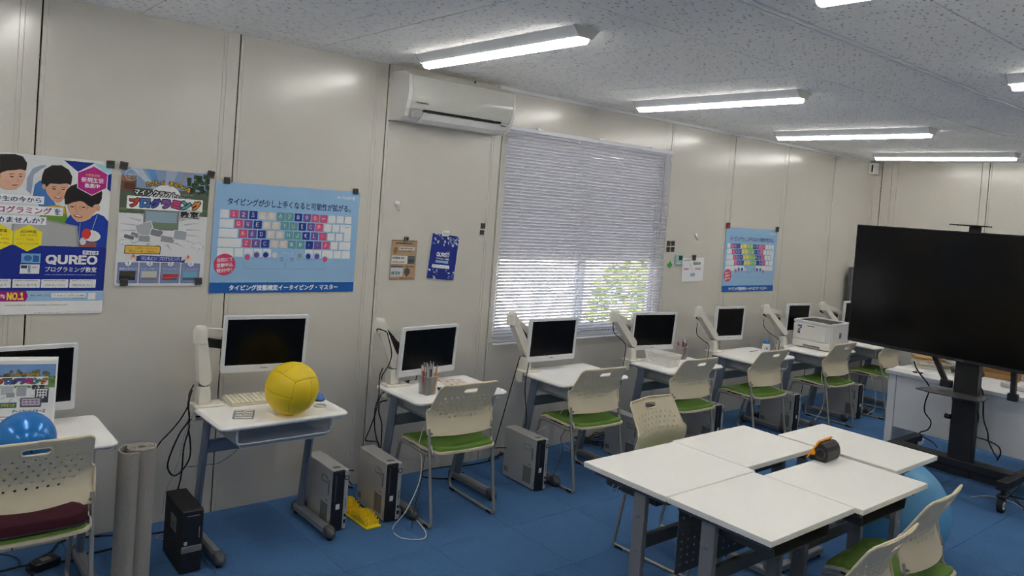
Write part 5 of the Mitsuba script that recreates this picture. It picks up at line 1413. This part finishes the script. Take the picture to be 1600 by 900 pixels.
# ------------------------------------------------------------------ cables (points in metres)
CABLES = [
    ('cable_black', 0.0035, 'black cable running from the yellow ball desk arm down behind the exercise mat', [(1.242, -0.27, 0.771), (1.213, -0.3, 0.736), (1.213, -0.3, 0.684), (1.208, -0.22, 0.597), (1.185, -0.15, 0.518), (1.149, -0.1, 0.447), (1.131, -0.06, 0.37), (1.12, -0.05, 0.253)]),
    ('cable_black', 0.0042, 'thick black looped cable hanging left of the yellow ball desk', [(1.236, -0.27, 0.747), (1.217, -0.28, 0.682), (1.224, -0.29, 0.61), (1.183, -0.3, 0.552), (1.149, -0.3, 0.468), (1.134, -0.3, 0.394), (1.162, -0.3, 0.345), (1.203, -0.293, 0.36), (1.238, -0.287, 0.415), (1.239, -0.28, 0.49), (1.226, -0.277, 0.572), (1.247, -0.273, 0.61), (1.285, -0.27, 0.61)]),
    ('cable_black', 0.004, 'black cable dropping into the back of the small black tower', [(1.227, -0.28, 0.737), (1.216, -0.293, 0.678), (1.221, -0.307, 0.577), (1.198, -0.32, 0.487), (1.192, -0.327, 0.359), (1.179, -0.333, 0.291), (1.169, -0.34, 0.257)]),
    ('grey_pen', 0.0014, 'thin grey wire hanging beside the yellow ball desk leg', [(1.242, -0.3, 0.663), (1.22, -0.312, 0.592), (1.193, -0.324, 0.53), (1.174, -0.324, 0.416), (1.128, -0.312, 0.269), (1.124, -0.3, 0.169)]),
    ('cable_black', 0.0014, 'thin black wire along the wall behind the yellow ball desk', [(1.313, -0.03, 0.277), (1.411, -0.03, 0.274), (1.478, -0.03, 0.274), (1.544, -0.03, 0.309), (1.581, -0.03, 0.34)]),
    ('cable_black', 0.0038, 'black cable hanging in the bundle left of the pen cup desk, leftmost', [(2.337, -0.27, 0.622), (2.288, -0.283, 0.618), (2.251, -0.296, 0.51), (2.222, -0.294, 0.425), (2.206, -0.286, 0.373), (2.229, -0.276, 0.356), (2.301, -0.263, 0.335), (2.325, -0.25, 0.279)]),
    ('cable_black', 0.0038, 'black cable hanging straight in the bundle left of the pen cup desk', [(2.296, -0.27, 0.77), (2.267, -0.29, 0.721), (2.259, -0.31, 0.623), (2.237, -0.316, 0.546), (2.25, -0.308, 0.425), (2.294, -0.3, 0.309)]),
    ('cable_black', 0.0038, 'black cable curling from a plug under the pen cup desk', [(2.341, -0.27, 0.577), (2.286, -0.285, 0.574), (2.273, -0.3, 0.523), (2.304, -0.29, 0.443), (2.315, -0.28, 0.304)]),
    ('cable_black', 0.0035, 'black cable clipped along the arm of the pen cup desk', [(2.225, -0.3, 0.99), (2.225, -0.304, 1.006), (2.279, -0.309, 0.988), (2.293, -0.31, 0.959), (2.323, -0.31, 0.865), (2.312, -0.31, 0.8), (2.275, -0.31, 0.744), (2.267, -0.31, 0.712)]),
    ('cable_white', 0.0028, 'white cable looping from the chair at the pen cup desk onto the carpet', [(2.462, -0.52, 0.532), (2.4, -0.56, 0.455), (2.362, -0.6, 0.409), (2.362, -0.636, 0.322), (2.332, -0.668, 0.223), (2.243, -0.7, 0.103), (2.193, -0.658, 0.004), (2.163, -0.764, 0.004), (2.196, -0.82, 0.004), (2.26, -0.849, 0.004), (2.313, -0.795, 0.004), (2.347, -0.676, 0.004), (2.37, -0.543, 0.004), (2.372, -0.437, 0.004)]),
    ('cable_black', 0.002, 'thin black wire hanging in front of the chair at the pen cup desk', [(2.475, -0.52, 0.507), (2.423, -0.57, 0.319), (2.379, -0.62, 0.208), (2.32, -0.66, 0.082), (2.275, -0.715, 0.003)]),
    ('cable_black', 0.0035, 'black cable on the carpet behind the chair at the pen cup desk', [(2.866, 0.013, 0.004), (2.801, -0.02, 0.004), (2.751, -0.106, 0.004), (2.87, -0.201, 0.004), (3.029, -0.156, 0.004)]),
    ('cable_black', 0.0035, 'long black cable along the wall behind the pen cup desk', [(2.861, 0.005, 0.004), (2.972, -0.018, 0.005), (3.1, -0.058, 0.004), (3.3, -0.062, 0.004), (3.415, -0.041, 0.004)]),
    ('cable_black', 0.0035, 'black cable falling from the desk arm left of the empty desk', [(3.312, -0.3, 0.778), (3.286, -0.3, 0.695), (3.243, -0.25, 0.367), (3.243, -0.18, 0.138), (3.257, -0.12, 0.031)]),
    ('cable_black', 0.0035, 'black cable sagging behind the computer left of the empty desk', [(3.383, -0.31, 0.728), (3.333, -0.346, 0.57), (3.334, -0.382, 0.372), (3.291, -0.38, 0.255), (3.258, -0.34, 0.192), (3.16, -0.3, 0.186)]),
    ('cable_white', 0.0025, 'pale thin cable running from the empty desk chair to its computer', [(3.54, -0.55, 0.553), (3.497, -0.55, 0.468), (3.479, -0.475, 0.361), (3.318, -0.375, 0.239), (3.26, -0.3, 0.173)]),
    ('cable_black', 0.002, 'thin black wire hanging by the chair at the empty desk', [(3.562, -0.55, 0.559), (3.493, -0.59, 0.357), (3.416, -0.63, 0.314), (3.407, -0.66, 0.229), (3.336, -0.68, 0.12), (3.276, -0.7, 0.077)]),
    ('cable_white', 0.003, 'pale cable under the chair at the empty desk', [(3.447, -0.6, 0.285), (3.535, -0.55, 0.223), (3.638, -0.5, 0.171)]),
    ('cable_black', 0.003, 'black cable tangled on the carpet left of the white basket desk', [(4.259, -0.042, 0.01), (4.384, -0.204, 0.014), (4.163, -0.02, 0.034), (4.235, -0.07, 0.049), (4.147, -0.037, 0.042), (4.193, -0.215, 0.026)]),
    ('cable_black', 0.003, 'black cable tangled on the carpet left of the white basket desk', [(4.345, -0.02, 0.011), (4.3, -0.02, 0.008), (4.34, -0.09, 0.034), (4.585, -0.02, 0.024), (4.374, -0.02, 0.008), (4.549, -0.02, 0.024)]),
    ('cable_black', 0.003, 'black cable tangled on the carpet left of the white basket desk', [(4.464, -0.043, 0.045), (4.249, -0.034, 0.014), (4.292, -0.181, 0.01), (4.29, -0.02, 0.013), (4.28, -0.02, 0.023), (4.29, -0.063, 0.011)]),
    ('cable_black', 0.003, 'black cable tangled on the carpet left of the white basket desk', [(4.238, -0.145, 0.024), (4.084, -0.137, 0.028), (4.256, -0.082, 0.02), (4.316, -0.17, 0.029), (4.374, -0.141, 0.045), (4.272, -0.108, 0.007)]),
    ('cable_black', 0.003, 'black cable tangled on the carpet left of the white basket desk', [(4.059, -0.179, 0.025), (4.187, -0.153, 0.024), (4.25, -0.029, 0.016), (4.315, -0.02, 0.007), (4.224, -0.037, 0.034), (4.173, -0.3, 0.034)]),
    ('cable_black', 0.003, 'black cable tangled on the carpet left of the white basket desk', [(4.333, -0.02, 0.026), (4.358, -0.026, 0.02), (4.392, -0.147, 0.011), (4.222, -0.179, 0.02), (4.346, -0.102, 0.015), (4.302, -0.07, 0.014)]),
    ('cable_black', 0.003, 'black cable tangled on the carpet left of the white basket desk', [(4.078, -0.131, 0.037), (4.292, -0.102, 0.007), (4.35, -0.107, 0.005), (4.183, -0.166, 0.049), (4.386, -0.02, 0.047), (4.482, -0.02, 0.006)]),
    ('cable_black', 0.003, 'black cable tangled on the carpet left of the printer desk', [(6.193, -0.407, 0.009), (6.444, -0.334, 0.031), (6.14, -0.402, 0.026), (6.214, -0.366, 0.029), (6.515, -0.205, 0.024), (6.64, -0.02, 0.005)]),
    ('cable_black', 0.003, 'black cable tangled on the carpet left of the printer desk', [(6.289, -0.297, 0.004), (6.28, -0.235, 0.007), (6.212, -0.343, 0.009), (6.469, -0.248, 0.015), (6.477, -0.246, 0.017), (6.237, -0.317, 0.008)]),
    ('cable_black', 0.003, 'black cable tangled on the carpet left of the printer desk', [(6.387, -0.313, 0.017), (6.409, -0.373, 0.013), (6.15, -0.151, 0.033), (6.422, -0.346, 0.02), (6.398, -0.194, 0.029), (6.254, -0.422, 0.019)]),
    ('cable_black', 0.003, 'black cable tangled on the carpet left of the printer desk', [(6.33, -0.286, 0.009), (6.353, -0.318, 0.011), (5.884, -0.331, 0.022), (6.395, -0.313, 0.018), (6.243, -0.298, 0.026), (6.166, -0.275, 0.031)]),
    ('cable_black', 0.003, 'black cable tangled on the carpet left of the printer desk', [(6.345, -0.303, 0.008), (6.138, -0.325, 0.022), (6.666, -0.193, 0.014), (6.721, -0.124, 0.031), (6.223, -0.313, 0.02), (6.425, -0.101, 0.039)]),
    ('cable_black', 0.003, 'black cable tangled on the carpet left of the empty desk computer', [(3.479, -0.02, 0.005), (3.498, -0.02, 0.004), (3.445, -0.09, 0.014), (3.525, -0.02, 0.031), (3.475, -0.02, 0.025), (3.494, -0.02, 0.026)]),
    ('cable_black', 0.003, 'black cable tangled on the carpet left of the empty desk computer', [(3.564, -0.02, 0.028), (3.596, -0.02, 0.007), (3.592, -0.02, 0.007), (3.531, -0.02, 0.006), (3.497, -0.02, 0.02), (3.482, -0.02, 0.023)]),
    ('cable_black', 0.003, 'black cable tangled on the carpet left of the empty desk computer', [(3.589, -0.02, 0.009), (3.593, -0.02, 0.022), (3.509, -0.02, 0.06), (3.536, -0.02, 0.008), (3.429, -0.02, 0.024), (3.524, -0.02, 0.026)]),
    ('cable_black', 0.003, 'black cable tangled on the carpet left of the empty desk computer', [(3.442, -0.02, 0.04), (3.43, -0.02, 0.017), (3.404, -0.02, 0.008), (3.623, -0.02, 0.026), (3.594, -0.02, 0.026), (3.482, -0.02, 0.005)]),
    ('cable_white', 0.0025, 'white cable hanging in front of the printer desk chair', [(6.523, -0.7, 0.572), (6.436, -0.74, 0.513), (6.374, -0.78, 0.438), (6.411, -0.79, 0.347), (6.434, -0.77, 0.193), (6.365, -0.75, 0.089)]),
    ('cable_white', 0.0025, 'white cable hanging in front of the chair below the television', [(7.573, -0.7, 0.43), (7.392, -0.74, 0.398), (7.323, -0.78, 0.352), (7.364, -0.8, 0.255), (7.374, -0.8, 0.094), (7.234, -0.8, 0.056)]),
    ('cable_black', 0.003, 'thin black cable on the arm behind the printer', [(6.113, -0.33, 0.922), (6.113, -0.34, 0.854), (6.192, -0.35, 0.795), (6.286, -0.36, 0.753), (6.333, -0.373, 0.721), (6.306, -0.387, 0.68), (6.279, -0.4, 0.636)]),
    ('cable_black', 0.003, 'thin black cable on the arm of the bottle desk', [(5.193, -0.3, 0.914), (5.189, -0.308, 0.825), (5.277, -0.316, 0.769), (5.342, -0.324, 0.728), (5.33, -0.332, 0.677), (5.316, -0.34, 0.61)]),
    ('cable_black', 0.003, 'thin black cable on the arm of the white basket desk', [(4.184, -0.3, 0.959), (4.197, -0.308, 0.886), (4.315, -0.316, 0.799), (4.313, -0.324, 0.717), (4.292, -0.332, 0.609), (4.274, -0.34, 0.502)]),
    ('cable_black', 0.003, 'black wire below the printer desk', [(6.90, -0.36, 0.555), (7.02, -0.27, 0.42), (7.03, -0.25, 0.27), (7.005, -0.25, 0.13), (6.95, -0.22, 0.004), (6.86, -0.20, 0.004)]),
    ('cable_black', 0.005, 'black cable hanging from the left of the television down past the shelf', [(5.9, -1.711, 0.841), (5.9, -1.726, 0.802), (5.9, -1.76, 0.757), (5.944, -1.795, 0.698), (5.998, -1.795, 0.641), (6.028, -1.762, 0.535), (6.042, -1.761, 0.459), (6.05, -1.805, 0.4), (6.05, -1.79, 0.338), (6.044, -1.736, 0.294), (6.012, -1.846, 0.264), (5.98, -1.89, 0.242)]),
    ('cable_black', 0.005, 'black cable hanging right of the television column, outermost', [(6.02, -2.069, 0.82), (6.033, -2.109, 0.742), (6.046, -2.131, 0.675), (6.05, -2.145, 0.516), (6.05, -2.179, 0.425), (6.05, -2.189, 0.367), (6.05, -2.22, 0.307), (6.05, -2.25, 0.266)]),
    ('cable_black', 0.005, 'black cable curling below the television shelf right of the column', [(5.945, -2.10, 0.674), (5.95, -2.106, 0.639), (5.971, -2.132, 0.563), (5.993, -2.131, 0.5), (6.014, -2.113, 0.391), (6.036, -2.193, 0.371), (6.054, -2.251, 0.345), (6.067, -2.264, 0.297), (6.08, -2.242, 0.243)]),
    ('cable_black', 0.004, 'black cable looping on the carpet under the television stand', [(6.506, -1.722, 0.005), (6.353, -1.806, 0.005), (6.283, -1.889, 0.005), (6.371, -1.912, 0.005), (6.528, -1.897, 0.005)]),
    ('cable_black', 0.005, 'black cable coiled on the carpet right of the television stand', [(6.688, -2.057, 0.006), (6.802, -2.129, 0.006), (6.668, -2.236, 0.006), (6.49, -2.276, 0.006), (6.165, -2.313, 0.006), (6.16, -2.351, 0.006), (6.172, -2.398, 0.006), (6.233, -2.432, 0.006)]),
    ('cable_black', 0.005, 'second black cable coiled on the carpet right of the television stand', [(6.268, -2.244, 0.006), (6.18, -2.321, 0.006), (6.09, -2.373, 0.006), (5.944, -2.466, 0.006), (5.871, -2.536, 0.006)]),
    ('cable_white', 0.003, 'pale cable crossing the carpet behind the television caster', [(5.851, -2.177, 0.004), (5.993, -2.234, 0.004), (6.027, -2.332, 0.004), (6.005, -2.399, 0.004), (5.939, -2.467, 0.004), (5.878, -2.534, 0.004)]),
    ('cable_black', 0.005, 'thick black cable curving over the carpet below the leftmost chair', [(0.776, 0.073, 0.006), (0.743, -0.028, 0.006), (0.696, -0.114, 0.006), (0.615, -0.175, 0.006), (0.587, -0.232, 0.006), (0.6, -0.304, 0.006)]),
    ('cable_black', 0.004, 'black cable on the carpet behind the exercise mat, upper', [(0.821, -0.003, 0.005), (0.859, -0.018, 0.005), (0.921, -0.036, 0.005), (0.98, -0.068, 0.005)]),
    ('cable_black', 0.004, 'black cable on the carpet behind the exercise mat, lower', [(0.772, -0.188, 0.005), (0.819, -0.2, 0.005), (0.874, -0.208, 0.005), (0.945, -0.201, 0.005), (0.981, -0.197, 0.005)]),
    ('cable_black', 0.004, 'black cable on the carpet leading to the power adapter', [(0.767, -0.247, 0.005), (0.731, -0.233, 0.005), (0.696, -0.22, 0.005), (0.679, -0.225, 0.005)]),
    ('dark_print', 0.003, 'thin dark blue cable on the carpet at the lower left corner', [(0.492, -0.005, 0.004), (0.531, -0.036, 0.004), (0.562, -0.085, 0.004), (0.572, -0.144, 0.004), (0.554, -0.193, 0.004), (0.493, -0.194, 0.004)]),
    ('cable_black', 0.003, 'black cable on the carpet left of the power adapter', [(0.493, -0.199, 0.004), (0.544, -0.187, 0.004), (0.595, -0.191, 0.004), (0.621, -0.188, 0.004)]),
    ('cable_black', 0.004, 'black cable on the carpet between the mat and the black tower', [(1.122, -0.123, 0.005), (1.157, -0.134, 0.005), (1.189, -0.135, 0.005), (1.214, -0.158, 0.005)]),
    ('grey_pen', 0.0022, 'thin pale cable tangled behind the small black tower', [(1.129, -0.193, 0.003), (1.157, -0.183, 0.003), (1.157, -0.227, 0.003), (1.138, -0.181, 0.003), (1.172, -0.148, 0.003)]),
    ('cable_black', 0.0035, 'black cable plugged into the back of the computer right of the foot board', [(2.193, -0.2, 0.167), (2.163, -0.2, 0.171), (2.155, -0.2, 0.143), (2.168, -0.2, 0.108), (2.184, -0.2, 0.09)]),
    ('cable_black', 0.004, 'black cable on the carpet between the two computers by the foot board', [(2.22, -0.016, 0.005), (2.245, -0.025, 0.005), (2.276, -0.06, 0.005)]),
]
for m_, r_, lab, pts in CABLES:
    pts = [(x_, min(y_, -r_ - .004), max(z_, r_ + .0005)) for x_, y_, z_ in pts]
    solo('cable', tube(smooth_path(pts, 5), r_, 7), m_, lab, 'cable', ('cables ' + lab.split(' ', 1)[1].split('cable ', 1)[1]) if 'tangled on' in lab else None, smooth=True)
for x_, y_, a_, lab in ((4.36, -.19, 25, 'left of the white basket desk'), (6.30, -.215, -20, 'left of the printer desk')):
    t = thing('power_strip', f'black power strip on the carpet {lab}', 'power strip', None, TR(x_, y_, 0, a_))
    part(t, 'body', cbox(-.09, .09, -.024, .024, 0, .03, .005), 'black_plastic')
    for k in range(3):
        part(t, 'socket', cbox(-.07 + .05 * k, -.04 + .05 * k, -.015, .015, .03, .032, .001), 'darker_steel', False)
